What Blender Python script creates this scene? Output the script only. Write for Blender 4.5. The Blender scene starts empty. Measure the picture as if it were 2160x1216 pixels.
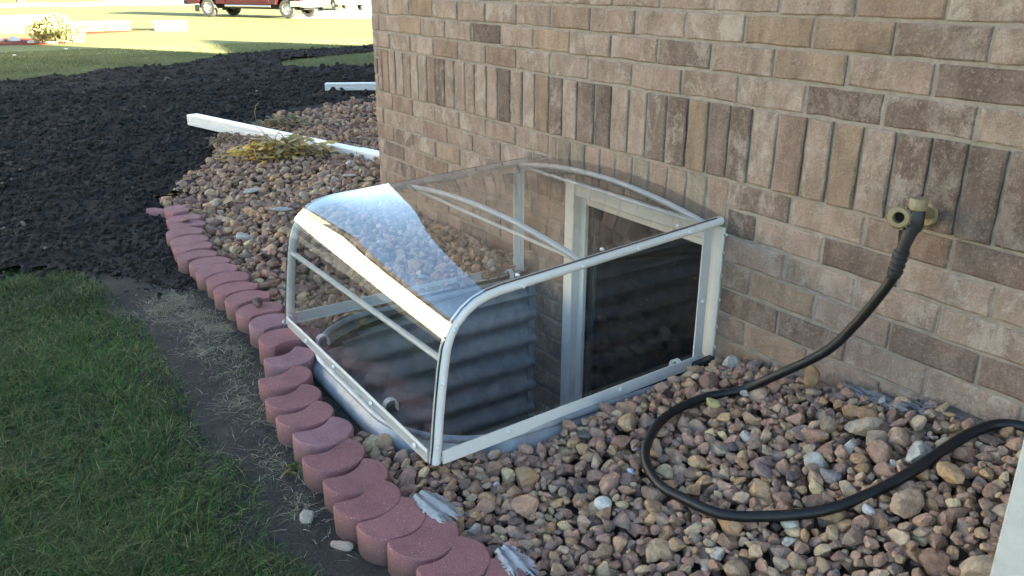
import bpy, math, random
import numpy as np
from mathutils import Vector, Matrix

random.seed(7)
rng = np.random.default_rng(11)
C = bpy.context.scene.collection
S = bpy.context.scene

# ------------------------------------------------------------------ camera
F_PX, YAW, PITCH, ROLL = 1751.69, -0.988086, -0.357384, 0.0030807
CAM = Vector((4.61137, -2.07395, 0.621315))
def cam_axes():
    f = Vector((math.sin(YAW)*math.cos(PITCH), math.cos(YAW)*math.cos(PITCH), math.sin(PITCH)))
    r = f.cross(Vector((0, 0, 1))).normalized(); u = r.cross(f)
    c, s = math.cos(ROLL), math.sin(ROLL)
    return c*r + s*u, c*u - s*r, f
_r, _u, _f = cam_axes()
cd = bpy.data.cameras.new('camera'); cam = bpy.data.objects.new('camera', cd); C.objects.link(cam)
cam.matrix_world = Matrix(((_r.x, _u.x, -_f.x, CAM.x), (_r.y, _u.y, -_f.y, CAM.y), (_r.z, _u.z, -_f.z, CAM.z), (0, 0, 0, 1)))
cd.sensor_width = 36; cd.lens = 36*F_PX/2160; cd.clip_start = 0.05; cd.clip_end = 2000
S.camera = cam

# ------------------------------------------------------------------ sky, sun, exposure
SUN_EL = math.radians(12.0)
SUN_D = Vector((0.90, 0.43, 0)).normalized()          # horizontal direction towards the sun
w = bpy.data.worlds.new('World'); S.world = w; w.use_nodes = True
nt = w.node_tree; nt.nodes.clear()
sky = nt.nodes.new('ShaderNodeTexSky'); sky.sky_type = 'NISHITA'; sky.sun_disc = False
sky.sun_elevation = SUN_EL; sky.sun_rotation = math.atan2(SUN_D.x, SUN_D.y)
sky.air_density = 1.0; sky.dust_density = 0.35; sky.ozone_density = 2.0; sky.altitude = 100
bg = nt.nodes.new('ShaderNodeBackground'); bg.inputs[1].default_value = 0.06
wo = nt.nodes.new('ShaderNodeOutputWorld')
nt.links.new(sky.outputs[0], bg.inputs[0]); nt.links.new(bg.outputs[0], wo.inputs[0])
sd = bpy.data.lights.new('sun', 'SUN'); sd.energy = 5.0; sd.angle = math.radians(0.5); sd.color = (1.0, 0.90, 0.74)
sun = bpy.data.objects.new('sun', sd); C.objects.link(sun)
tosun = Vector((SUN_D.x*math.cos(SUN_EL), SUN_D.y*math.cos(SUN_EL), math.sin(SUN_EL)))
sun.rotation_euler = tosun.to_track_quat('Z', 'Y').to_euler(); sun.location = (20, 10, 20)
vs = S.view_settings
S.display_settings.display_device = 'sRGB'
vs.view_transform = 'Standard'; vs.look = 'None'; vs.gamma = 1; vs.use_curve_mapping = False
vs.exposure = 3.75
try:
    vs.use_white_balance = True
    vs.white_balance_temperature = 7000; vs.white_balance_tint = 10
except Exception:
    pass
S.cycles.transparent_max_bounces = 24
S.cycles.max_bounces = 10
S.cycles.glossy_bounces = 5
S.cycles.caustics_reflective = False; S.cycles.caustics_refractive = False

# ------------------------------------------------------------------ helpers
def link(o):
    C.objects.link(o); return o
def tag(o, label=None, cat=None, group=None, kind=None):
    if label: o['label'] = label
    if cat: o['category'] = cat
    if group: o['group'] = group
    if kind: o['kind'] = kind
    return o
def empty(name, loc=(0, 0, 0), rz=0):
    o = bpy.data.objects.new(name, None); o.location = loc; o.rotation_euler = (0, 0, rz)
    o.empty_display_size = 0.05
    return link(o)
def mesh_obj(name, verts, faces, mat, parent=None, smooth=False, cols=None, loc=None):
    me = bpy.data.meshes.new(name)
    verts = np.asarray(verts, dtype=np.float32)
    if isinstance(faces, np.ndarray):
        nf, k = faces.shape
        me.vertices.add(len(verts)); me.vertices.foreach_set('co', verts.ravel())
        me.loops.add(nf*k); me.loops.foreach_set('vertex_index', faces.astype(np.int32).ravel())
        me.polygons.add(nf)
        me.polygons.foreach_set('loop_start', np.arange(0, nf*k, k, dtype=np.int32))
        me.update(calc_edges=True)
    else:
        me.from_pydata([tuple(map(float, v)) for v in verts], [], faces)
    if smooth:
        me.polygons.foreach_set('use_smooth', np.ones(len(me.polygons), dtype=bool))
    if cols is not None:
        a = me.attributes.new('col', 'FLOAT_COLOR', 'POINT')
        c4 = np.ones((len(verts), 4), dtype=np.float32); c4[:, :cols.shape[1]] = cols
        a.data.foreach_set('color', c4.ravel())
    me.update(); me.validate()
    if mat: me.materials.append(mat)
    o = bpy.data.objects.new(name, me); link(o)
    if parent: o.parent = parent
    if loc: o.location = loc
    return o

class MB:
    """mesh builder"""
    def __init__(s): s.v = []; s.f = []; s.sm = False
    def add(s, vs_, fs_):
        n = len(s.v); s.v += [tuple(v) for v in vs_]; s.f += [tuple(i+n for i in f) for f in fs_]; return s
    def box(s, a, b, bev=0.0):
        (x0, y0, z0), (x1, y1, z1) = a, b
        if bev <= 0:
            return s.add([(x0,y0,z0),(x1,y0,z0),(x1,y1,z0),(x0,y1,z0),(x0,y0,z1),(x1,y0,z1),(x1,y1,z1),(x0,y1,z1)],
                         [(0,3,2,1),(4,5,6,7),(0,1,5,4),(1,2,6,5),(2,3,7,6),(3,0,4,7)])
        e = bev; V = []
        for x, sx in ((x0, 1), (x1, -1)):
            for y, sy in ((y0, 1), (y1, -1)):
                for z, sz in ((z0, 1), (z1, -1)):
                    V += [(x, y+sy*e, z+sz*e), (x+sx*e, y, z+sz*e), (x+sx*e, y+sy*e, z)]
        import bmesh
        bm = bmesh.new()
        for v in V: bm.verts.new(v)
        bmesh.ops.convex_hull(bm, input=bm.verts)
        bmesh.ops.dissolve_limit(bm, angle_limit=0.01, verts=bm.verts, edges=bm.edges)
        bm.verts.index_update()
        vv = [tuple(v.co) for v in bm.verts]; ff = [[v.index for v in f.verts] for f in bm.faces]
        bm.free()
        return s.add(vv, ff)
    def tube(s, pts, rad, n=10, cap=True, flat=None):
        pts = [Vector(p) for p in pts]; m = len(pts)
        rads = rad if isinstance(rad, (list, tuple)) else [rad]*m
        t0 = (pts[1]-pts[0]).normalized()
        up = Vector((0, 0, 1)) if abs(t0.z) < 0.9 else Vector((1, 0, 0))
        nrm = t0.cross(up).normalized(); V = []
        for i, p in enumerate(pts):
            t = (pts[min(i+1, m-1)]-pts[max(i-1, 0)]).normalized()
            nrm = (nrm - t*nrm.dot(t)).normalized(); b = t.cross(nrm)
            for k in range(n):
                a = 2*math.pi*k/n
                V.append(p + (nrm*math.cos(a) + b*math.sin(a)*(flat or 1))*rads[i])
        F = [(i*n+k, i*n+(k+1) % n, (i+1)*n+(k+1) % n, (i+1)*n+k) for i in range(m-1) for k in range(n)]
        if cap: F += [tuple(reversed(range(n))), tuple(range((m-1)*n, m*n))]
        return s.add(V, F)
    def bar(s, a, b, wd, th, up=(0, 0, 1)):
        """rectangular bar a->b, wd along side, th along up"""
        a, b, up = Vector(a), Vector(b), Vector(up); t = (b-a).normalized()
        sd_ = t.cross(up).normalized(); u = sd_.cross(t)
        V = [p + sd_*wd/2*i + u*th/2*j for p in (a, b) for i, j in ((-1,-1),(1,-1),(1,1),(-1,1))]
        return s.add(V, [(0,1,2,3),(7,6,5,4),(0,4,5,1),(1,5,6,2),(2,6,7,3),(3,7,4,0)])
    def lathe(s, prof, o=(0, 0, 0), axis=(0, 0, 1), n=20):
        ax = Vector(axis).normalized(); o = Vector(o)
        e1 = ax.cross(Vector((0, 0, 1)) if abs(ax.z) < .9 else Vector((1, 0, 0))).normalized(); e2 = ax.cross(e1)
        V = []; m = len(prof)
        for r, h in prof:
            for k in range(n):
                a = 2*math.pi*k/n; V.append(o + ax*h + (e1*math.cos(a)+e2*math.sin(a))*r)
        return s.add(V, [(i*n+k, i*n+(k+1) % n, (i+1)*n+(k+1) % n, (i+1)*n+k) for i in range(m-1) for k in range(n)])
    def build(s, name, mat, parent=None, smooth=False, bevel=None):
        o = mesh_obj(name, s.v, s.f, mat, parent, smooth)
        if smooth:
            try:
                m = o.data
                m.set_sharp_from_angle(angle=math.radians(38))
            except Exception: pass
        return o

def catmull(P, n=8):
    P = [Vector(p) for p in P]; P = [P[0]*2-P[1]]+P+[P[-1]*2-P[-2]]; out = []
    for i in range(1, len(P)-2):
        for k in range(n):
            t_ = k/n; a, b, c, d = P[i-1:i+3]
            out.append(.5*((2*b)+(c-a)*t_+(2*a-5*b+4*c-d)*t_*t_+(3*b-a-3*c+d)*t_**3))
    out.append(P[-2]); return out

# ------------------------------------------------------------------ noise
def _lat(seed):
    return np.random.default_rng(seed).random((256, 256)).astype(np.float32)
_L = [_lat(i) for i in range(6)]
def vnoise(x, y, s=0):
    x = np.asarray(x, dtype=np.float64); y = np.asarray(y, dtype=np.float64)
    xi = np.floor(x).astype(int); yi = np.floor(y).astype(int); fx = x-xi; fy = y-yi
    fx = fx*fx*(3-2*fx); fy = fy*fy*(3-2*fy); L = _L[s % 6]
    g = lambda a, b: L[(a) & 255, (b) & 255]
    return (g(xi, yi)*(1-fx)+g(xi+1, yi)*fx)*(1-fy) + (g(xi, yi+1)*(1-fx)+g(xi+1, yi+1)*fx)*fy - .5
def fbm(x, y, f, o=4, s=0):
    r = 0; a = 1.0
    for i in range(o):
        r = r + a*vnoise(np.asarray(x)*f+17.3*i, np.asarray(y)*f+9.1*i, s+i); a *= .5; f *= 2.03
    return r
def smooth01(t):
    t = np.clip(t, 0, 1); return t*t*(3-2*t)
def inpoly(x, y, poly):
    x = np.asarray(x); y = np.asarray(y); r = np.zeros(x.shape, dtype=bool); n = len(poly)
    for i in range(n):
        x1, y1 = poly[i]; x2, y2 = poly[(i+1) % n]
        c = (y1 > y) != (y2 > y)
        with np.errstate(divide='ignore', invalid='ignore'):
            xx = (x2-x1)*(y-y1)/((y2-y1) if y2 != y1 else 1e-9)+x1
        r ^= c & (x < xx)
    return r

# ------------------------------------------------------------------ materials
def new_mat(name):
    m = bpy.data.materials.new(name); m.use_nodes = True
    n = m.node_tree; b = n.nodes['Principled BSDF']; return m, n, b
def N(n, t, **kw):
    x = n.nodes.new(t)
    for k, v in kw.items():
        if k.startswith('i_'):
            key = k[2:]; x.inputs[int(key) if key.isdigit() else key].default_value = v
        else: setattr(x, k, v)
    return x
def mixc(n, fac, a, b, mode='MIX'):
    m = n.nodes.new('ShaderNodeMix'); m.data_type = 'RGBA'; m.blend_type = mode; m.clamp_factor = True
    for idx, v in ((0, fac), (6, a), (7, b)):
        if hasattr(v, 'links') or hasattr(v, 'is_output'): n.links.new(v, m.inputs[idx])
        else: m.inputs[idx].default_value = v if idx == 0 else (tuple(v)+(1,))[:4]
    return m.outputs[2]
def ramp(n, src, pts):
    r = n.nodes.new('ShaderNodeValToRGB'); n.links.new(src, r.inputs[0]); e = r.color_ramp.elements
    while len(e) < len(pts): e.new(0.5)
    for i, (p, c) in enumerate(pts):
        e[i].position = p; e[i].color = (c, c, c, 1) if not hasattr(c, '__len__') else tuple(c)+(1,)
    return r.outputs[0]
def simple(name, col, rough=.6, metal=0, noise=0.0, nscale=30, bump=0, bscale=80, spec=.5, coat=0, obj_coords=True, bdist=.01):
    m, n, b = new_mat(name)
    b.inputs['Roughness'].default_value = rough; b.inputs['Metallic'].default_value = metal
    b.inputs['Specular IOR Level'].default_value = spec; b.inputs['Coat Weight'].default_value = coat
    tc = N(n, 'ShaderNodeTexCoord')
    if noise:
        t = N(n, 'ShaderNodeTexNoise', i_Scale=nscale, i_Detail=5.0, i_Roughness=.65); n.links.new(tc.outputs['Object'], t.inputs['Vector'])
        f = ramp(n, t.outputs[0], [(.3, 0), (.7, 1)])
        d = tuple(max(0, c*(1-noise)) for c in col); l = tuple(min(1, c*(1+noise)) for c in col)
        n.links.new(mixc(n, f, d, l), b.inputs['Base Color'])
    else: b.inputs['Base Color'].default_value = tuple(col)+(1,)
    if bump:
        t = N(n, 'ShaderNodeTexNoise', i_Scale=bscale, i_Detail=4.0); n.links.new(tc.outputs['Object'], t.inputs['Vector'])
        bp = N(n, 'ShaderNodeBump', i_Strength=bump, i_Distance=bdist); n.links.new(t.outputs[0], bp.inputs['Height'])
        n.links.new(bp.outputs[0], b.inputs['Normal'])
    return m
def attr_mat(name, rough=.8, bump=.4, bscale=120, var=.25, vscale=60, spec=.3, sub=0, bdist=.006, dust=0.0):
    m, n, b = new_mat(name)
    a = N(n, 'ShaderNodeAttribute', attribute_name='col')
    tc = N(n, 'ShaderNodeTexCoord')
    t = N(n, 'ShaderNodeTexNoise', i_Scale=vscale, i_Detail=6.0, i_Roughness=.7); n.links.new(tc.outputs['Object'], t.inputs['Vector'])
    f = ramp(n, t.outputs[0], [(.28, 1-var), (.72, 1+var)])
    c = mixc(n, 1.0, a.outputs[0], f, 'MULTIPLY')
    if dust:
        t2 = N(n, 'ShaderNodeTexNoise', i_Scale=vscale*.55, i_Detail=3.0); n.links.new(tc.outputs['Object'], t2.inputs['Vector'])
        c = mixc(n, ramp(n, t2.outputs[0], [(.5, 0), (.75, dust)]), c, (.30, .27, .23))
    n.links.new(c, b.inputs['Base Color'])
    b.inputs['Roughness'].default_value = rough; b.inputs['Specular IOR Level'].default_value = spec
    if bump:
        t = N(n, 'ShaderNodeTexNoise', i_Scale=bscale, i_Detail=5.0, i_Roughness=.6); n.links.new(tc.outputs['Object'], t.inputs['Vector'])
        bp = N(n, 'ShaderNodeBump', i_Strength=bump, i_Distance=bdist); n.links.new(t.outputs[0], bp.inputs['Height'])
        n.links.new(bp.outputs[0], b.inputs['Normal'])
    return m
def brick_mat(name, use_attr):
    m, n, b = new_mat(name)
    geo = N(n, 'ShaderNodeNewGeometry')
    if use_attr:
        a = N(n, 'ShaderNodeAttribute', attribute_name='col'); base = a.outputs[0]; mk = N(n, 'ShaderNodeAttribute', attribute_name='col').outputs['Alpha']
        off = a.outputs['Vector']
    else:
        oi = N(n, 'ShaderNodeObjectInfo'); base = oi.outputs['Color']; mk = oi.outputs['Alpha']
        off = None
    # per brick offset of the coordinates, so no two bricks share a stain
    if use_attr:
        vec = geo.outputs['Position']
    else:
        cb = N(n, 'ShaderNodeCombineXYZ'); mm = N(n, 'ShaderNodeMath', operation='MULTIPLY', i_1=37.0)
        n.links.new(oi.outputs['Random'], mm.inputs[0]); n.links.new(mm.outputs[0], cb.inputs[1]); n.links.new(mm.outputs[0], cb.inputs[2])
        ad = N(n, 'ShaderNodeVectorMath', operation='ADD'); n.links.new(geo.outputs['Position'], ad.inputs[0]); n.links.new(cb.outputs[0], ad.inputs[1])
        vec = ad.outputs[0]
    def noise(sc, det=5, ro=.6, stretch=None, dist=0):
        t = N(n, 'ShaderNodeTexNoise', i_Scale=sc, i_Detail=float(det), i_Roughness=ro, i_Distortion=dist)
        if stretch:
            mp = N(n, 'ShaderNodeMapping'); mp.inputs['Scale'].default_value = stretch
            n.links.new(vec, mp.inputs[0]); n.links.new(mp.outputs[0], t.inputs['Vector'])
        else: n.links.new(vec, t.inputs['Vector'])
        return t.outputs[0]
    # large blotches lighter and darker
    blot = noise(9, 4, .6, (1, 1, .7), .6)
    c = mixc(n, 1.0, base, ramp(n, blot, [(.3, .74), (.7, 1.2)]), 'MULTIPLY')
    # vertical drag / combed streaks
    st = noise(26, 4, .7, (1, 1, .22))
    c = mixc(n, 1.0, c, ramp(n, st, [(.3, .80), (.7, 1.16)]), 'MULTIPLY')
    # pale lime smears with hard edges
    sm = noise(13, 7, .78, (1, 1, .7), .35)
    smm = ramp(n, sm, [(.49, 0), (.60, .8)])
    k = N(n, 'ShaderNodeMath', operation='MULTIPLY'); n.links.new(smm, k.inputs[0]); n.links.new(mk, k.inputs[1])
    c = mixc(n, k.outputs[0], c, (.42, .36, .31))
    # sand speckle
    sp = noise(420, 3, .7)
    c = mixc(n, 1.0, c, ramp(n, sp, [(.30, .72), (.70, 1.28)]), 'MULTIPLY')
    sp2 = noise(120, 6, .8)
    c = mixc(n, ramp(n, sp2, [(.55, 0), (.66, .6)]), c, (.42, .36, .31))
    c = mixc(n, ramp(n, sp2, [(.32, .65), (.42, 0)]), c, (.07, .055, .045))
    n.links.new(c, b.inputs['Base Color'])
    b.inputs['Roughness'].default_value = .92; b.inputs['Specular IOR Level'].default_value = .2
    h1 = noise(60, 6, .7); h2 = noise(11, 3)
    ad = N(n, 'ShaderNodeMath', operation='ADD'); n.links.new(h1, ad.inputs[0]); n.links.new(h2, ad.inputs[1])
    bp = N(n, 'ShaderNodeBump', i_Strength=.9, i_Distance=.008); n.links.new(ad.outputs[0], bp.inputs['Height'])
    n.links.new(bp.outputs[0], b.inputs['Normal'])
    return m
def glass_mat(name, tint, ior=1.6, rough=0.0, dust=0.03):
    m, n, b = new_mat(name); n.nodes.remove(b); out = n.nodes['Material Output']
    tr = N(n, 'ShaderNodeBsdfTransparent'); tr.inputs[0].default_value = tuple(tint)+(1,)
    gl = N(n, 'ShaderNodeBsdfGlossy'); gl.inputs['Roughness'].default_value = rough
    f0 = ((ior-1)/(ior+1))**2
    ge = N(n, 'ShaderNodeNewGeometry'); dp = N(n, 'ShaderNodeVectorMath', operation='DOT_PRODUCT')
    n.links.new(ge.outputs['Incoming'], dp.inputs[0]); n.links.new(ge.outputs['Normal'], dp.inputs[1])
    ab = N(n, 'ShaderNodeMath', operation='ABSOLUTE'); n.links.new(dp.outputs['Value'], ab.inputs[0])
    om = N(n, 'ShaderNodeMath', operation='SUBTRACT', i_0=1.0); n.links.new(ab.outputs[0], om.inputs[1])
    pw = N(n, 'ShaderNodeMath', operation='POWER', i_1=5.0); n.links.new(om.outputs[0], pw.inputs[0])
    fr = N(n, 'ShaderNodeMath', operation='MULTIPLY_ADD', i_1=1-f0, i_2=f0); n.links.new(pw.outputs[0], fr.inputs[0])
    tc = N(n, 'ShaderNodeTexCoord')
    t = N(n, 'ShaderNodeTexNoise', i_Scale=2.2, i_Detail=2.0); n.links.new(tc.outputs['Object'], t.inputs['Vector'])
    bp = N(n, 'ShaderNodeBump', i_Strength=.05, i_Distance=.02); n.links.new(t.outputs[0], bp.inputs['Height'])
    n.links.new(bp.outputs[0], gl.inputs['Normal'])
    # two faces of the sheet reflect: F2 = 2F/(1+F)
    a = N(n, 'ShaderNodeMath', operation='MULTIPLY', i_1=2.0); n.links.new(fr.outputs[0], a.inputs[0])
    c = N(n, 'ShaderNodeMath', operation='ADD', i_1=1.0); n.links.new(fr.outputs[0], c.inputs[0])
    d = N(n, 'ShaderNodeMath', operation='DIVIDE'); n.links.new(a.outputs[0], d.inputs[0]); n.links.new(c.outputs[0], d.inputs[1])
    mx = N(n, 'ShaderNodeMixShader'); n.links.new(d.outputs[0], mx.inputs[0]); n.links.new(tr.outputs[0], mx.inputs[1]); n.links.new(gl.outputs[0], mx.inputs[2])
    # dust specks and film
    df = N(n, 'ShaderNodeBsdfDiffuse'); df.inputs[0].default_value = (.6, .6, .58, 1)
    v = N(n, 'ShaderNodeTexNoise', i_Scale=140.0, i_Detail=3.0); n.links.new(tc.outputs['Object'], v.inputs['Vector'])
    v2 = N(n, 'ShaderNodeTexNoise', i_Scale=3.0, i_Detail=3.0); n.links.new(tc.outputs['Object'], v2.inputs['Vector'])
    f1 = ramp(n, v.outputs[0], [(.70, 0), (.76, .7)]); f2 = ramp(n, v2.outputs[0], [(.4, dust*.4), (.7, dust*1.6)])
    mxv = N(n, 'ShaderNodeMath', operation='MAXIMUM'); n.links.new(f1, mxv.inputs[0]); n.links.new(f2, mxv.inputs[1])
    m2 = N(n, 'ShaderNodeMixShader'); n.links.new(mxv.outputs[0], m2.inputs[0]); n.links.new(mx.outputs[0], m2.inputs[1]); n.links.new(df.outputs[0], m2.inputs[2])
    n.links.new(m2.outputs[0], out.inputs[0])
    return m

M = {}
M['mortar'] = simple('mortar', (.275, .24, .205), .95, noise=.22, nscale=25, bump=.8, bscale=150, spec=.15, bdist=.004)
M['brick'] = brick_mat('brick_clay', False)
M['brick_a'] = brick_mat('brick_clay_joined', True)
M['stone'] = attr_mat('river_gravel', .92, .9, 95, .34, 60, dust=.5, spec=.15, bdist=.010)
M['soil'] = attr_mat('black_soil', .97, .9, 60, .45, 40, spec=.1, bdist=.012)
M['paver'] = None
M['white_metal'] = simple('white_painted_aluminium', (.68, .71, .72), .38, noise=.05, nscale=20, spec=.5)
M['vinyl'] = simple('cream_white_vinyl', (.70, .69, .64), .45, noise=.05, nscale=9)
M['poly'] = glass_mat('clear_polycarbonate', (.90, .905, .90), 1.85, 0.0, .008)
M['side_poly'] = glass_mat('clear_side_panel', (.95, .955, .96), 1.42, 0.0, .004)
M['pane'] = glass_mat('window_glass', (.55, .58, .58), 1.5, 0, .01)
M['galv'] = simple('galvanised_steel', (.30, .34, .38), .5, metal=.25, noise=.25, nscale=14, bump=.12, bscale=60)
M['rubber'] = simple('black_hose_rubber', (.008, .009, .011), .38, noise=.4, nscale=25, bump=.3, bscale=500, spec=.4, bdist=.002)
M['black_plastic'] = simple('black_plastic', (.02, .022, .027), .5, noise=.3, nscale=60)
M['tan_brass'] = simple('dull_tan_brass', (.25, .20, .115), .6, metal=.1, noise=.2, nscale=90, bump=.2, bscale=200, bdist=.002)
M['siding'] = simple('cream_siding', (.66, .58, .45), .7, noise=.04, nscale=3)
M['roofing'] = simple('dark_shingles', (.07, .062, .055), .95, noise=.35, nscale=5, bump=.5, bscale=30)
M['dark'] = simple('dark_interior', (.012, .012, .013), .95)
M['concrete'] = simple('pale_concrete', (.52, .50, .46), .9, noise=.12, nscale=4, bump=.3, bscale=60)
M['post'] = simple('pale_grey_post', (.44, .46, .45), .75, noise=.10, nscale=18, bump=.35, bscale=90, bdist=.003)

def paver_mat():
    m, n, b = new_mat('red_concrete_paver')
    oi = N(n, 'ShaderNodeObjectInfo'); tc = N(n, 'ShaderNodeTexCoord'); geo = N(n, 'ShaderNodeNewGeometry')
    t = N(n, 'ShaderNodeTexNoise', i_Scale=14.0, i_Detail=5.0, i_Roughness=.7); n.links.new(geo.outputs['Position'], t.inputs['Vector'])
    c = mixc(n, 1.0, oi.outputs['Color'], ramp(n, t.outputs[0], [(.3, .82), (.7, 1.15)]), 'MULTIPLY')
    s = N(n, 'ShaderNodeTexNoise', i_Scale=420.0, i_Detail=2.0); n.links.new(geo.outputs['Position'], s.inputs['Vector'])
    c = mixc(n, 1.0, c, ramp(n, s.outputs[0], [(.3, .75), (.7, 1.25)]), 'MULTIPLY')
    s3 = N(n, 'ShaderNodeTexNoise', i_Scale=210.0, i_Detail=1.0); n.links.new(geo.outputs['Position'], s3.inputs['Vector'])
    c = mixc(n, ramp(n, s3.outputs[0], [(.70, 0), (.76, .8)]), c, (.55, .45, .42))
    # dried soil low on the block, mixed with painted shade for its sides
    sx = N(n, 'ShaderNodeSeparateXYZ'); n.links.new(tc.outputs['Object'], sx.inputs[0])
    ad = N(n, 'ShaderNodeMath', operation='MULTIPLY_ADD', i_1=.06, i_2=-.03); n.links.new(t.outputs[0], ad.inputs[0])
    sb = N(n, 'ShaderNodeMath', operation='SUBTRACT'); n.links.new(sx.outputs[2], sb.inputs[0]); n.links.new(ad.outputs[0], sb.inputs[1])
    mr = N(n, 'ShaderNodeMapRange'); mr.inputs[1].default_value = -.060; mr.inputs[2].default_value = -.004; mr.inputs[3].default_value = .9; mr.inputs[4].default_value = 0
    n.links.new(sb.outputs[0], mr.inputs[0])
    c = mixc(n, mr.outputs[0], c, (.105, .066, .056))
    n.links.new(c, b.inputs['Base Color']); b.inputs['Roughness'].default_value = .9; b.inputs['Specular IOR Level'].default_value = .25
    h = N(n, 'ShaderNodeTexNoise', i_Scale=260.0, i_Detail=3.0); n.links.new(geo.outputs['Position'], h.inputs['Vector'])
    bp = N(n, 'ShaderNodeBump', i_Strength=.6, i_Distance=.004); n.links.new(h.outputs[0], bp.inputs['Height']); n.links.new(bp.outputs[0], b.inputs['Normal'])
    return m
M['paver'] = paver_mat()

def ground_mat(name, cols, sc=(3, 14, 60), rough=.95, bump=.5):
    m, n, b = new_mat(name); tc = N(n, 'ShaderNodeTexCoord')
    t = N(n, 'ShaderNodeTexNoise', i_Scale=sc[0], i_Detail=4.0); n.links.new(tc.outputs['Object'], t.inputs['Vector'])
    t2 = N(n, 'ShaderNodeTexNoise', i_Scale=sc[1], i_Detail=6.0, i_Roughness=.75); n.links.new(tc.outputs['Object'], t2.inputs['Vector'])
    t3 = N(n, 'ShaderNodeTexNoise', i_Scale=sc[2], i_Detail=4.0, i_Roughness=.7); n.links.new(tc.outputs['Object'], t3.inputs['Vector'])
    c = mixc(n, ramp(n, t.outputs[0], [(.35, 0), (.65, 1)]), cols[0], cols[1])
    c = mixc(n, ramp(n, t2.outputs[0], [(.35, 0), (.72, .8)]), c, cols[2])
    c = mixc(n, 1.0, c, ramp(n, t3.outputs[0], [(.3, .6), (.7, 1.4)]), 'MULTIPLY')
    n.links.new(c, b.inputs['Base Color']); b.inputs['Roughness'].default_value = rough; b.inputs['Specular IOR Level'].default_value = .15
    ad = N(n, 'ShaderNodeMath', operation='ADD'); n.links.new(t2.outputs[0], ad.inputs[0]); n.links.new(t3.outputs[0], ad.inputs[1])
    bp = N(n, 'ShaderNodeBump', i_Strength=bump, i_Distance=.03); n.links.new(ad.outputs[0], bp.inputs['Height']); n.links.new(bp.outputs[0], b.inputs['Normal'])
    return m
M['lawn'] = ground_mat('mown_lawn', ((.07, .095, .035), (.09, .115, .045), (.12, .135, .06)), (.8, 9, 45))
M['dirt'] = ground_mat('packed_dirt', ((.034, .033, .033), (.046, .044, .042), (.066, .062, .057)), (4, 22, 120))
M['grit'] = ground_mat('brown_grit', ((.10, .075, .058), (.13, .095, .075), (.16, .125, .10)), (6, 60, 260), bump=.8)
M['soilbase'] = ground_mat('black_topsoil', ((.016, .016, .017), (.024, .023, .023), (.034, .032, .030)), (2, 18, 90), bump=.9)
M['far_lawn'] = ground_mat('sunlit_lawn', ((.16, .18, .065), (.20, .21, .08), (.22, .22, .10)), (.25, 3, 25))
M['grass'] = attr_mat('grass_blades', .6, 0, 50, .15, 8, spec=.25)
M['fabric'] = attr_mat('woven_plastic', .7, .1, 200, .12, 90, spec=.35)
M['leaf'] = attr_mat('withered_leaves', .75, .3, 60, .3, 30, spec=.3)

# ------------------------------------------------------------------ terrain heights
def yard(x, y=0):
    return np.maximum(-1.1, -.75-.0138*np.maximum(0, -1-np.asarray(x, dtype=float)))
def gravel_h(x, y):
    """finished gravel level"""
    x = np.asarray(x, dtype=float); y = np.asarray(y, dtype=float)
    wall = smooth01((y+1.15)/1.15)
    h = -.70 + .09*wall + .17*np.clip((x-2.75)/1.0, 0, 1.2)*smooth01((y+1.0)/1.0) - .006
    h = h - .012*np.maximum(0, -x)*1.6                        # falls away past the house corner
    h = h + .022*vnoise(x*1.7, y*1.7, 3) + .014*vnoise(x*5, y*5, 4)
    return np.maximum(h, yard(x)+.02)

SOIL_EDGE = [(-9.16, -2.89), (-9.59, -2.1), (-10.07, -1.5), (-10.63, -.48), (-11.28, .71), (-12.12, 1.87), (-13.47, 2.78), (-14.3, 4.0), (-14.3, 5.2), (-14.9, 6.9)]
WEDGE = [(-13.0, 7.5), (-12.75, 5.69), (-12.3, 4.45), (-11.6, 3.33), (-10.63, 2.85), (-9.45, 2.53), (-8.95, 2.97), (-8.75, 3.99), (-8.6, 7.5)]
GRAVEL_POLY = [(4.6, -1.26), (3.25, -1.24), (2.9, -1.29), (2.4, -1.25), (1.9, -1.16), (1.2, -1.12), (.5, -1.15), (-.2, -1.06), (-.77, -1.10), (-1.0, -1.03), (-1.5, -.79), (-1.84, -.57),
               (-2.45, -.32), (-2.92, -.2), (-3.63, .63), (-4.2, 1.25), (-4.7, 2.05), (-4.9, 3.4), (-4.0, 7), (.0, 7), (0, 0), (5.2, 0), (5.2, -1.26)]
GRASS_POLY = [(-.9, -4.4), (-.8, -2.4), (-.35, -2.05), (.0, -1.85), (.394, -1.70), (.733, -1.63), (1.068, -1.61), (1.351, -1.61), (1.659, -1.59), (1.909, -1.60),
              (2.15, -1.63), (2.397, -1.60), (2.584, -1.575), (2.758, -1.575), (2.95, -1.585), (3.5, -1.6), (4.6, -1.62), (4.6, -4.4)]

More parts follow.
